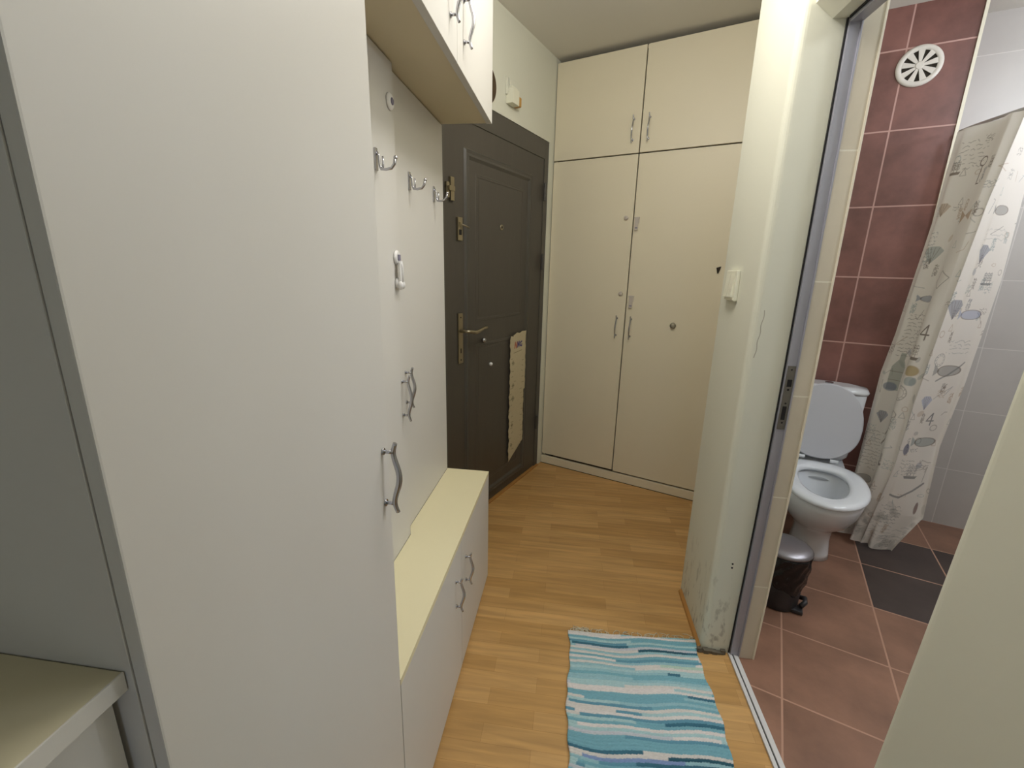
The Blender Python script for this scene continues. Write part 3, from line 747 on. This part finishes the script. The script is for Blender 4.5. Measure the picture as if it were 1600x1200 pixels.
# ------------------------------------------------------------------ fittings on the wall above the entrance door
bm = bmesh.new(); bm_lathe(bm, (0.0006, -0.727, 2.246), [(0.086, 0), (0.086, 0.008), (0.080, 0.012)], 'X', 40)
tag(obj('wooden_disc', bm, M['disc'], fr='B'), 'round dark brown disc on the wall beside the overhead cupboard', 'wall disc')
o0 = (0, -0.50, 2.21)
t = thing('doorbell_box', 'small white doorbell chime above the entrance door', 'doorbell', o0, 'B')
bm = bmesh.new(); bm_box(bm, 0.0006, 0.012, -0.545, -0.435, 2.255, 2.335, 0.003); bm_tube(bm, [(0.012, -0.53, 2.33), (0.020, -0.53, 2.29), (0.012, -0.54, 2.26)], 0.003, 8)
obj('back_plate', bm, M['wall'], t, o0)
bm = bmesh.new(); bm_box(bm, 0.0006, 0.040, -0.535, -0.465, 2.215, 2.285, 0.004); bm_box(bm, 0.012, 0.032, -0.530, -0.470, 2.287, 2.295, 0.002)
obj('housing', bm, M['switch'], t, o0)
bm = bmesh.new(); bm_box(bm, 0.0006, 0.036, -0.463, -0.435, 2.218, 2.262, 0.004)
obj('amber_window', bm, M['orange'], t, o0)['label'] = 'amber plastic side'

# light switch
o0 = (0.56, 1.70, 1.30)
t = thing('light_switch', 'white double light switch on the pale wall', 'light switch', o0)
bm = bmesh.new(); bm_box(bm, 0.547, 0.5595, 1.640, 1.745, 1.305, 1.408, 0.004)
obj('switch_frame', bm, M['switch'], t, o0)
for (y0, y1) in ((1.655, 1.691), (1.694, 1.730)):
    bm = bmesh.new(); bm_prism(bm, [(0.5475, 1.318), (0.5475, 1.396), (0.5450, 1.396), (0.5385, 1.318)], y0, y1, axis='Y')
    obj('rocker', bm, M['switch'], t, o0)

# crack in the plaster and two small plugs on the wall end
bm = bmesh.new()
for z in (0.372, 0.388): bm_cyl(bm, (0.622, 1.4798, z), 0.0035, -0.0012, 'Y', 10)
tag(obj('wall_plug', bm, M['black']), 'pair of tiny dark screw holes low on the wall end beside the frame', 'wall plug')

# ------------------------------------------------------------------ rag rug
PAL = [rgb(*c) for c in ((150, 190, 198), (120, 172, 186), (214, 210, 204), (98, 150, 170), (170, 202, 204), (58, 108, 128), (222, 216, 212), (140, 186, 184), (196, 200, 206), (128, 150, 192), (182, 206, 190), (42, 88, 104))]
PWT = [0.22, 0.11, 0.17, 0.07, 0.15, 0.035, 0.11, 0.05, 0.055, 0.015, 0.01, 0.015]
ry0, ry1, rx0, rx1 = 0.42, 1.492, 0.058, 0.545
L = ry1 - ry0; Wd = rx1 - rx0
NXr, NYr = 110, 560
R_ = Ras(Wd, L, NXr, NYr, PAL[0])
rowh = 0.0105; nr = int(L / rowh) + 4
cols = np.empty((nr, NXr, 3)); u = np.linspace(0, 1, NXr)
cur = 0
for k in range(nr):
    s = 0.0
    c = rng.choice(12, p=np.array(PWT) / sum(PWT)) if rng.random() < 0.75 else cur
    edges = [0.0] + sorted(rng.random(rng.integers(0, 3)).tolist()) + [1.01]
    for e0, e1 in zip(edges[:-1], edges[1:]):
        cols[k, (u >= e0) & (u < e1)] = PAL[c][:3]; last = c; c = rng.choice(12, p=np.array(PWT) / sum(PWT))
    cur = last
wave = 0.006 * np.sin(R_.X * 11 + 0.5) + 0.003 * np.sin(R_.X * 27 + R_.Y * 9) + 0.0025 * np.sin(R_.Y * 31 + R_.X * 14)
ph = (R_.Y + wave + 0.015) / rowh
ki = np.clip(ph.astype(int), 0, nr - 1); xi = np.clip((R_.X / Wd * (NXr - 1)).astype(int), 0, NXr - 1)
R_.a = cols[ki, xi]
fr_ = ph - np.floor(ph)
R_.a = R_.a * (1 + 0.05 * rng.normal(0, 1, R_.X.shape))[..., None]
zz = 0.0045 + 0.0035 * np.sin(np.pi * fr_) ** 0.8 + 0.0008 * np.sin(R_.X * 700)
pos = np.empty((NYr, NXr, 3))
sx = 1 + (0.010 * np.sin(R_.Y * 17) + 0.006 * np.sin(R_.Y * 43)) * np.sign(R_.X - Wd / 2) * 0 
pos[..., 0] = rx0 + R_.X + (R_.X / Wd - 0.5) * (0.010 * np.sin(R_.Y * 17 + 1) + 0.006 * np.sin(R_.Y * 61)); pos[..., 1] = ry0 + R_.Y + 0.030 * (R_.X / Wd) * (R_.Y / L) - 0.006 * np.sin(np.pi * R_.X / Wd)
pos[..., 2] = zz
rb = (0.30, 0.9, 0.0)
t = thing('rag_rug', 'blue white and turquoise striped rag rug on the laminate floor', 'rug', rb)
o = grid_obj('woven_body', pos, R_, attr_mat('rag_weave', 0.95), origin=rb)
o.location = (0, 0, 0); o.rotation_euler = (0, 0, 0); o.parent = t
md = o.modifiers.new('thick', 'SOLIDIFY'); md.thickness = 0.0035; md.offset = -1
bm = bmesh.new()
for k in range(44):
    x = rx0 + 0.006 + (Wd - 0.012) * k / 43; y = ry1 + 0.030 * (k / 43) - 0.006 * math.sin(math.pi * k / 43) - 0.003
    if rng.random() < 0.22: continue
    a = rng.normal(0, 0.35); ln = 0.018 + rng.random() * 0.020; b_ = rng.normal(0, 0.5)
    p = [(x, y, 0.004), (x + ln * 0.4 * math.sin(a), y + ln * 0.4, 0.0055), (x + ln * 0.75 * math.sin(a + b_), y + ln * 0.75, 0.003), (x + ln * math.sin(a + 2 * b_), y + ln * (0.95 - 0.3 * abs(b_)), 0.002)]
    bm_tube(bm, p, 0.0013, 6)
for k in range(9):
    x = rx0 + 0.01 + 0.05 * rng.random(); y = ry1 + 0.004 + 0.015 * rng.random()
    bm_tube(bm, [(x, y, 0.003), (x + 0.012, y + 0.012 * rng.random(), 0.006), (x + 0.026, y - 0.004, 0.005), (x + 0.034, y + 0.008 * rng.normal(), 0.002)], 0.0013, 6)
o = obj('fringe', bm, M['string'], t, rb); o['label'] = 'cream string fringe'; o['kind'] = 'stuff'

# ------------------------------------------------------------------ toilet (frame B, front faces -y)
TN = 1.675
o0 = (TN, -0.05, 0)
t = thing('toilet', 'white toilet with its lid raised against the red tiled wall', 'toilet', o0, 'B')
def oval(cn, cf, cb, hw, yc, z, N=44, pf=2.0, pb=2.6):
    """egg ring: front half reaches yc-cf, back half yc+cb"""
    out = []
    for k in range(N):
        a = 2 * math.pi * k / N; c, s = math.cos(a), math.sin(a)
        if s < 0: p = pf; ly = cf
        else: p = pb; ly = cb
        out.append((cn + hw * math.copysign(abs(c) ** (2 / p), c), yc + ly * math.copysign(abs(s) ** (2 / p), s), z))
    return out
yc = -0.20
bm = bmesh.new()
rings = [oval(TN, 0.085, 0.20, 0.092, -0.185, 0.001), oval(TN, 0.082, 0.20, 0.088, -0.185, 0.03), oval(TN, 0.080, 0.20, 0.080, -0.185, 0.10), oval(TN, 0.090, 0.20, 0.083, -0.19, 0.16),
         oval(TN, 0.135, 0.21, 0.105, -0.195, 0.20), oval(TN, 0.215, 0.22, 0.140, yc, 0.25), oval(TN, 0.270, 0.23, 0.165, yc, 0.31), oval(TN, 0.298, 0.235, 0.176, yc, 0.365), oval(TN, 0.302, 0.235, 0.178, yc, 0.392),
         oval(TN, 0.292, 0.228, 0.170, yc, 0.400), oval(TN, 0.235, 0.165, 0.120, yc, 0.400), oval(TN, 0.225, 0.155, 0.112, yc, 0.385), oval(TN, 0.205, 0.135, 0.100, yc, 0.31), oval(TN, 0.130, 0.080, 0.070, yc, 0.225), oval(TN, 0.07, 0.05, 0.045, yc + 0.02, 0.19)]
bm_loft(bm, rings)
bowl = obj('bowl', bm, M['porcelain'], t, o0)
bm = bmesh.new(); bm_loft(bm, [oval(TN, 0.150, 0.095, 0.080, yc, 0.235), oval(TN, 0.150, 0.095, 0.080, yc, 0.237)])
obj('water', bm, mat('bowl_water', rgb(120, 125, 128), 0.05, noise=0.01), bowl, o0)
bm = bmesh.new()   # seat ring
def seat_ring(e): return oval(TN, 0.315 - e, 0.245 - e, 0.188 - e, yc, 0)
def at(r, z): return [(p[0], p[1], z) for p in r]
outer = lambda e: oval(TN, 0.315 - e, 0.245 - e, 0.188 - e, yc, 0)
inner = lambda e: oval(TN, 0.222 + e, 0.140 + e, 0.104 + e, yc, 0)
prof = [at(outer(0.004), 0.4015), at(outer(0), 0.406), at(outer(0), 0.413), at(outer(0.006), 0.421), at(outer(0.025), 0.426), at(inner(0.022), 0.426), at(inner(0.006), 0.421), at(inner(0), 0.413), at(inner(0.002), 0.4015)]
prof.append(prof[0])
bm_loft(bm, prof, cap0=False, cap1=False); bmesh.ops.remove_doubles(bm, verts=list(bm.verts), dist=1e-6)
obj('seat', bm, M['porcelain'], t, o0)
# raised lid: D-shaped slab leaning back
bm = bmesh.new()
lean = math.radians(9)
def lidpt(u, v, w_): # u across, v along the lid from hinge, w thickness
    y = 0.052 + math.sin(lean) * v + math.cos(lean) * w_; z = 0.428 + math.cos(lean) * v - math.sin(lean) * w_
    return (TN - 0.012 + u, y, z)
def lidring(e, w_):
    pts = []
    for k in range(48):
        a = 2 * math.pi * k / 48; c, s = math.cos(a), math.sin(a)
        p = 2.15 if s > 0 else 3.0
        u = (0.172 - e) * math.copysign(abs(c) ** (2 / p), c); v = 0.19 + ((0.225 if s > 0 else 0.185) - e) * math.copysign(abs(s) ** (2 / p), s)
        if s < 0: u *= 1 - 0.30 * (abs(s) ** 1.5)
        pts.append(lidpt(u, v, w_))
    return pts
bm_loft(bm, [lidring(0.006, 0.002), lidring(0.0, 0.005), lidring(0.0, 0.012), lidring(0.006, 0.017)])
lid = obj('lid', bm, M['lidplastic'], t, o0); lid['label'] = 'greyish plastic lid, raised'
for s in (-1, 1):
    bm = bmesh.new(); bm_cyl(bm, (TN - 0.012 + s * 0.075 - 0.018, 0.048, 0.432), 0.010, 0.036, 'X', 16)
    obj('lid_hinge', bm, M['porcelain'], t, o0)
# tank
bm = bmesh.new()
def rrect(cx, cy, hx, hy, z, p=5, N=40):
    return [(cx + hx * math.copysign(abs(math.cos(a)) ** (2 / p), math.cos(a)), cy + hy * math.copysign(abs(math.sin(a)) ** (2 / p), math.sin(a)), z) for a in [2 * math.pi * k / N for k in range(N)]]
bm_loft(bm, [rrect(TN - 0.01, 0.215, 0.125, 0.060, 0.401), rrect(TN - 0.01, 0.213, 0.145, 0.075, 0.43), rrect(TN - 0.01, 0.213, 0.165, 0.082, 0.60), rrect(TN - 0.01, 0.213, 0.172, 0.083, 0.785)])
bm_loft(bm, [rrect(TN, 0.10, 0.10, 0.16, 0.36), rrect(TN, 0.13, 0.12, 0.14, 0.400)])
obj('tank', bm, M['porcelain'], t, o0)
bm = bmesh.new()
bm_loft(bm, [rrect(TN - 0.01, 0.211, 0.178, 0.086, 0.787, 4), rrect(TN - 0.01, 0.211, 0.181, 0.087, 0.800, 4), rrect(TN - 0.01, 0.211, 0.172, 0.083, 0.815, 3.4), rrect(TN - 0.01, 0.211, 0.12, 0.060, 0.823, 3)])
tl = obj('tank_lid', bm, M['porcelain'], t, o0)
bm = bmesh.new(); bm_cyl(bm, (TN - 0.01, 0.211, 0.823), 0.020, 0.006, 'Z', 24)
obj('flush_button', bm, M['chrome'], t, o0)

# ------------------------------------------------------------------ waste bin (frame B)
bn, bd = 1.535, -0.685
o0 = (bn, bd, 0)
t = thing('pedal_bin', 'small dark pedal bin with black liner and grey lid beside the toilet', 'bin', o0, 'B')
bm = bmesh.new(); bm_lathe(bm, (bn, bd, 0.001), [(0.076, 0), (0.080, 0.004), (0.084, 0.10), (0.086, 0.145)], 'Z', 40)
obj('body', bm, M['bin'], t, o0)
bm = bmesh.new(); rings = []
for k in range(17):
    f = k / 16; z = 0.105 + f * 0.155; rr = 0.0865 + 0.012 * math.sin(min(1, f * 1.6) * math.pi / 2) 
    rings.append([(bn + (rr + 0.0035 * math.sin(a * 7 + k * 0.9) * (1 - f * 0.6) + 0.002 * math.sin(a * 13 - k)) * math.cos(a), bd + (rr + 0.0035 * math.sin(a * 7 + k * 0.9) * (1 - f * 0.6) + 0.002 * math.sin(a * 13 - k)) * math.sin(a), z + (0.016 * math.sin(a * 3 + 1) + 0.008 * math.sin(a * 8)) * (1 - f)) for a in [2 * math.pi * j / 72 for j in range(72)]])
bm_loft(bm, rings)
obj('bin_liner', bm, M['bag'], t, o0)['label'] = 'glossy black bag liner'
bm = bmesh.new(); bm_lathe(bm, (bn, bd, 0.262), [(0.098, 0), (0.101, 0.003), (0.101, 0.009), (0.094, 0.017), (0.070, 0.026), (0.035, 0.031), (0.004, 0.032)], 'Z', 40)
obj('bin_lid', bm, M['binlid'], t, o0)['label'] = 'grey metallic lid'
bm = bmesh.new(); bm_box(bm, bn + 0.055, bn + 0.098, bd - 0.060, bd - 0.012, 0.004, 0.020, 0.005)
bm_tube(bm, [(bn + 0.088, bd + 0.03, 0.03), (bn + 0.103, bd + 0.01, 0.045), (bn + 0.103, bd - 0.02, 0.045), (bn + 0.088, bd - 0.035, 0.03)], 0.010, 10)
obj('pedal', bm, M['bin'], t, o0)

# ------------------------------------------------------------------ air vent on the red wall
vn, vz = 1.765, 2.360
o0 = (vn, 0.30, vz)
t = thing('air_vent', 'round cream air vent with slots high on the red tiles', 'vent', o0, 'B')
bm = bmesh.new()
bm_lathe(bm, (vn, 0.2995, vz), [(0.087, 0), (0.087, -0.006), (0.080, -0.010), (0.068, -0.010), (0.065, -0.006)], 'Y', 48, cap0=True, cap1=False)
bm_lathe(bm, (vn, 0.2995, vz), [(0.065, -0.0025), (0.0650, -0.0029)], 'Y', 48, mi=1)
obj('rim', bm, [M['vent'], M['gap']], t, o0)
bm = bmesh.new()
bm_lathe(bm, (vn, 0.2960, vz), [(0.016, 0), (0.016, -0.007), (0.012, -0.008)], 'Y', 30)
ns = 9
for k in range(ns):
    a = 2 * math.pi * k / ns + 0.2
    hw0, hw1 = 0.17, 0.50
    def P(r_, off, y): return (vn + r_ * math.cos(a) - off * math.sin(a), y, vz + r_ * math.sin(a) + off * math.cos(a))
    w0, w1 = 0.0048, 0.0125
    lo = [bm.verts.new(P(0.012, -w0, 0.2965)), bm.verts.new(P(0.066, -w1, 0.2965)), bm.verts.new(P(0.066, w1, 0.2965)), bm.verts.new(P(0.012, w0, 0.2965))]
    hi = [bm.verts.new((v.co.x, 0.2905, v.co.z)) for v in lo]
    bm.faces.new(lo); bm.faces.new(hi[::-1])
    for i in range(4): bm.faces.new([lo[i], lo[(i + 1) % 4], hi[(i + 1) % 4], hi[i]])
obj('grille', bm, M['vent'], t, o0)

# ------------------------------------------------------------------ shower curtain and rail (frame B)
ZT, ZB = 2.045, 0.03
def lerp_tab(tab, z):
    tab = sorted(tab)
    return np.interp(z, [a for a, _ in tab], [b for _, b in tab])
Ltab_n = [(2.05, 1.948), (1.67, 1.936), (1.12, 1.893), (0.92, 1.868), (0.42, 1.852), (0.03, 1.835)]
Ltab_d = [(2.05, 0.235), (1.2, 0.205), (0.03, 0.10)]
Btab_n = [(2.05, 2.085), (1.71, 2.045), (1.27, 2.010), (0.83, 1.982), (0.49, 1.972), (0.03, 1.918)]
Btab_d = [(2.05, -0.03), (0.8, -0.02), (0.03, 0.0)]
Rtab_n = [(2.05, 2.190), (1.75, 2.182), (1.39, 2.192), (0.92, 2.175), (0.59, 2.150), (0.23, 2.147), (0.03, 2.055)]
Rtab_d = [(2.05, 0.11), (0.6, 0.10), (0.03, 0.03)]
CW, CH = 0.56, ZT - ZB
NXc, NYc = 250, 860
K = Ras(CW, CH, NXc, NYc, rgb(230, 222, 212))
brn, gry, blu, tan, tea = rgb(98, 78, 62), rgb(120, 118, 116), rgb(92, 104, 130), rgb(168, 134, 98), rgb(132, 146, 144)
def text_block(x, y, w_, rows, c, al=0.6, dy=0.018):
    for r_ in range(rows):
        p = [(x + w_ * k / 14, y - r_ * dy + rng.normal(0, 0.003)) for k in range(15)]
        for a, b in zip(p[:-1], p[1:]):
            if rng.random() < 0.72: K.line([a, b], 0.0011, c, al)
def ship(x, y, s, c):
    K.poly([(x - s, y), (x + s, y), (x + 0.8 * s, y - 0.35 * s), (x - 0.75 * s, y - 0.35 * s)], c, 0.8)
    for dx in (-0.5, 0, 0.5):
        K.line([(x + dx * s, y), (x + dx * s, y + 1.5 * s)], 0.0012, c, 0.8)
        for q in (0.35, 0.75, 1.1): K.line([(x + (dx - 0.2) * s, y + q * s), (x + (dx + 0.22) * s, y + q * s), (x + (dx + 0.2) * s, y + (q + 0.28) * s), (x + (dx - 0.18) * s, y + (q + 0.28) * s), (x + (dx - 0.2) * s, y + q * s)], 0.001, c, 0.7)
def stamp(x, y, r_, c):
    K.ell(x, y, r_, r_, c, 0.6, ring=0.05); K.ell(x, y, r_ * 0.68, r_ * 0.68, c, 0.5, ring=0.05)
    for k in range(10):
        a = k * 0.628; K.line([(x + r_ * .78 * math.cos(a), y + r_ * .78 * math.sin(a)), (x + r_ * .92 * math.cos(a + .15), y + r_ * .92 * math.sin(a + .15))], 0.0012, c, 0.7)
def fish(x, y, s, c):
    K.ell(x, y, s, s * 0.42, c, 0.55); K.poly([(x - s * 0.8, y), (x - s * 1.5, y + s * 0.5), (x - s * 1.4, y - s * 0.45)], c, 0.6); K.ell(x, y, s, s * 0.42, brn, 0.7, ring=0.06)
def shell(x, y, s, c):
    K.poly([(x, y - s), (x + s, y + s * 0.5), (x + 0.4 * s, y + s), (x - 0.5 * s, y + s), (x - s, y + 0.4 * s)], c, 0.55)
    for q in (-0.7, -0.3, 0.1, 0.5): K.line([(x, y - s * 0.9), (x + q * s, y + s * 0.9)], 0.001, brn, 0.6)
def bottle(x, y, s, c):
    K.poly([(x - 0.4 * s, y - s), (x + 0.4 * s, y - s), (x + 0.4 * s, y + 0.4 * s), (x + 0.15 * s, y + 0.8 * s), (x + 0.15 * s, y + 1.2 * s), (x - 0.15 * s, y + 1.2 * s), (x - 0.15 * s, y + 0.8 * s), (x - 0.4 * s, y + 0.4 * s)], c, 0.65)
    K.line([(x - 0.4 * s, y - 0.4 * s), (x + 0.4 * s, y - 0.4 * s)], 0.0014, brn, 0.6); K.line([(x - 0.4 * s, y + 0.1 * s), (x + 0.4 * s, y + 0.1 * s)], 0.0014, brn, 0.6)
def four(x, y, s, c):
    K.line([(x + 0.3 * s, y - s), (x + 0.3 * s, y + s), (x - 0.6 * s, y - 0.3 * s), (x + 0.65 * s, y - 0.3 * s)], 0.0032, c, 0.85)
def bow(x, y, s, c):
    K.poly([(x, y), (x - s, y + 0.6 * s), (x - 0.8 * s, y - 0.8 * s)], c, 0.75); K.poly([(x, y), (x + s, y + 0.6 * s), (x + 0.9 * s, y - 0.5 * s)], c, 0.7)
def key(x, y, s, c):
    K.ell(x, y + s, 0.4 * s, 0.4 * s, c, 0.9, ring=0.12); K.line([(x, y + 0.6 * s), (x, y - s)], 0.0022, c, 0.9); K.line([(x, y - s), (x + 0.35 * s, y - s)], 0.0024, c, 0.9)
def Z_(z): return z - ZB
def scatter():
    # small printed notes, seals and marks filling the ground between the large sketches
    for k in range(150):
        x, y = rng.random() * CW, 0.05 + rng.random() * (CH - 0.1)
        c = (brn, brn, gry, tea, tan)[rng.integers(0, 5)]; al = 0.55
        t_ = rng.integers(0, 6)
        if t_ == 0: text_block(x, y, 0.03 + 0.03 * rng.random(), int(rng.integers(2, 6)), c, al, 0.010)
        elif t_ == 1: K.ell(x, y, 0.008 + 0.012 * rng.random(), 0.006 + 0.01 * rng.random(), c, al, ring=0.12)
        elif t_ == 2: K.line([(x, y), (x + 0.02 * rng.normal(), y + 0.02 * rng.normal()), (x + 0.03 * rng.normal(), y + 0.03 * rng.normal())], 0.0014, c, al)
        elif t_ == 3: K.ell(x, y, 0.010 + 0.014 * rng.random(), 0.006 + 0.010 * rng.random(), (tan, tea, blu, gry)[rng.integers(0, 4)], 0.35, rot=rng.random() * 3)
        elif t_ == 4: text_block(x, y, 0.02, 7, c, al, 0.007)
        else: K.line([(x, y), (x + 0.012, y + 0.03), (x + 0.024, y), (x, y)], 0.0013, c, al)
scatter()
# left panel (u 0..0.30)
key(0.185, Z_(1.84), 0.045, brn); text_block(0.06, Z_(1.98), 0.12, 7, brn, 0.6); bow(0.20, Z_(1.665), 0.042, tan); ship(0.06, Z_(1.86), 0.03, brn)
shell(0.065, Z_(1.70), 0.03, tan); shell(0.085, Z_(1.50), 0.04, tea); text_block(0.03, Z_(1.60), 0.05, 9, gry, 0.6)
K.line([(0.15, Z_(1.38)), (0.19, Z_(1.43)), (0.25, Z_(1.40)), (0.20, Z_(1.35)), (0.15, Z_(1.38))], 0.0016, brn, 0.7); fish(0.13, Z_(1.30), 0.035, blu)
four(0.225, Z_(1.15), 0.034, brn); text_block(0.07, Z_(1.22), 0.11, 12, brn, 0.65); ship(0.20, Z_(1.03), 0.040, brn)
K.ell(0.225, Z_(0.965), 0.034, 0.026, rgb(170, 142, 78), 0.75); K.ell(0.235, Z_(0.915), 0.025, 0.022, tea, 0.6)
bottle(0.105, Z_(0.93), 0.085, rgb(140, 146, 134)); stamp(0.205, Z_(0.85), 0.036, brn); K.ell(0.09, Z_(0.86), 0.035, 0.022, blu, 0.6)
K.ell(0.19, Z_(0.74), 0.035, 0.018, brn, 0.6, ring=0.08); text_block(0.15, Z_(0.72), 0.07, 4, brn, 0.6); shell(0.09, Z_(0.70), 0.032, blu)
K.line([(0.14, Z_(0.62)), (0.17, Z_(0.66)), (0.16, Z_(0.60)), (0.13, Z_(0.57))], 0.004, brn, 0.75); text_block(0.03, Z_(0.62), 0.11, 12, brn, 0.6)
ship(0.19, Z_(0.48), 0.036, brn); fish(0.09, Z_(0.36), 0.05, gry); text_block(0.15, Z_(0.36), 0.10, 8, brn, 0.6); shell(0.2, Z_(0.2), 0.04, tan); stamp(0.1, Z_(0.18), 0.045, gry); text_block(0.02, Z_(0.12), 0.24, 4, gry, 0.7)
# right panel (u 0.30..0.56)
fish(0.43, Z_(1.68), 0.045, gry); text_block(0.36, Z_(1.60), 0.15, 3, gry, 0.35); shell(0.40, Z_(1.50), 0.04, blu); ship(0.47, Z_(1.38), 0.03, gry)
shell(0.34, Z_(1.26), 0.045, blu); fish(0.45, Z_(1.24), 0.05, rgb(150, 160, 190)); text_block(0.38, Z_(1.12), 0.12, 4, gry, 0.5); fish(0.43, Z_(0.98), 0.06, gry); stamp(0.36, Z_(1.03), 0.03, gry)
K.line([(0.38, Z_(0.93)), (0.44, Z_(0.96)), (0.50, Z_(1.02))], 0.004, gry, 0.7); shell(0.37, Z_(0.82), 0.035, rgb(140, 152, 186)); four(0.43, Z_(0.74), 0.030, gry)
fish(0.44, Z_(0.62), 0.055, tea); K.ell(0.34, Z_(0.58), 0.02, 0.03, rgb(60, 66, 104), 0.7); ship(0.42, Z_(0.44), 0.04, gry); text_block(0.33, Z_(0.52), 0.09, 5, gry, 0.6)
K.line([(0.34, Z_(0.33)), (0.40, Z_(0.32)), (0.46, Z_(0.36)), (0.50, Z_(0.40))], 0.005, gry, 0.75); text_block(0.32, Z_(0.27), 0.12, 6, gry, 0.65); K.ell(0.50, Z_(0.27), 0.008, 0.03, rgb(110, 60, 55), 0.7)
for k in range(70):   # faint mottling and damp marks in the hem
    K.ell(rng.random() * CW, rng.random() * 0.24, 0.012 + 0.03 * rng.random(), 0.006 + 0.018 * rng.random(), rgb(110, 108, 96), 0.16, rot=rng.random() * 3)
text_block(0.30, Z_(0.16), 0.24, 5, gry, 0.5)
zg = ZB + K.Y; ug = K.X / CW; split = 0.535
Ln, Ld = lerp_tab(Ltab_n, zg), lerp_tab(Ltab_d, zg); Bn, Bd = lerp_tab(Btab_n, zg), lerp_tab(Btab_d, zg); Rn, Rd = lerp_tab(Rtab_n, zg), lerp_tab(Rtab_d, zg)
f1 = np.clip(ug / split, 0, 1); f2 = np.clip((ug - split) / (1 - split), 0, 1)
left = ug <= split
nn = np.where(left, Ln + (Bn - Ln) * f1, Bn + (Rn - Bn) * f2); dd_ = np.where(left, Ld + (Bd - Ld) * f1, Bd + (Rd - Bd) * f2)
# soft folds, deeper towards the wet hem
amp = 0.014 + 0.010 * (1 - K.Y / CH)
fold = amp * np.sin(ug * 6 * math.pi + 0.7 * np.sin(K.Y * 2.2)) * np.where(left, 1.0, 0.45) + 0.004 * np.sin(ug * 31 + K.Y * 3.0)
hem = np.clip((0.30 - K.Y) / 0.30, 0, 1)
fold += hem * 0.010 * np.sin(ug * 19 + K.Y * 16)
fold *= np.clip(f1 * 6, 0, 1) * np.clip(np.abs(ug - split) * 14, 0.0, 1)
pos = np.empty((NYc, NXc, 3))
pos[..., 0] = nn - fold * 0.75; pos[..., 1] = dd_ - fold * np.where(left, 0.5, 1.0); pos[..., 2] = zg + hem * (0.03 * np.sin(ug * 5 + 0.4) * (ug - 0.2))
pos[..., 2] = np.maximum(pos[..., 2], 0.006)
o0 = (2.0, 0.1, 0.0)
cur = grid_obj('shower_curtain', pos, K, attr_mat('printed_curtain', 0.75, 0.22), fr='B', origin=o0)
tag(cur, 'beige shower curtain printed with nautical sketches, damp at the hem', 'shower curtain')
bm = bmesh.new()
path = [W0 for W0 in [(1.962, 0.262, 2.052), (1.985, 0.19, 2.052), (2.03, 0.09, 2.052), (2.09, -0.04, 2.052), (2.17, -0.12, 2.052), (2.30, -0.17, 2.052), (2.60, -0.20, 2.052), (2.9485, -0.20, 2.052)]]
bm_tube(bm, path, 0.0065, 12)
tag(obj('curtain_rail', bm, M['rod'], fr='B'), 'thin grey curved rail carrying the shower curtain', 'curtain rail')
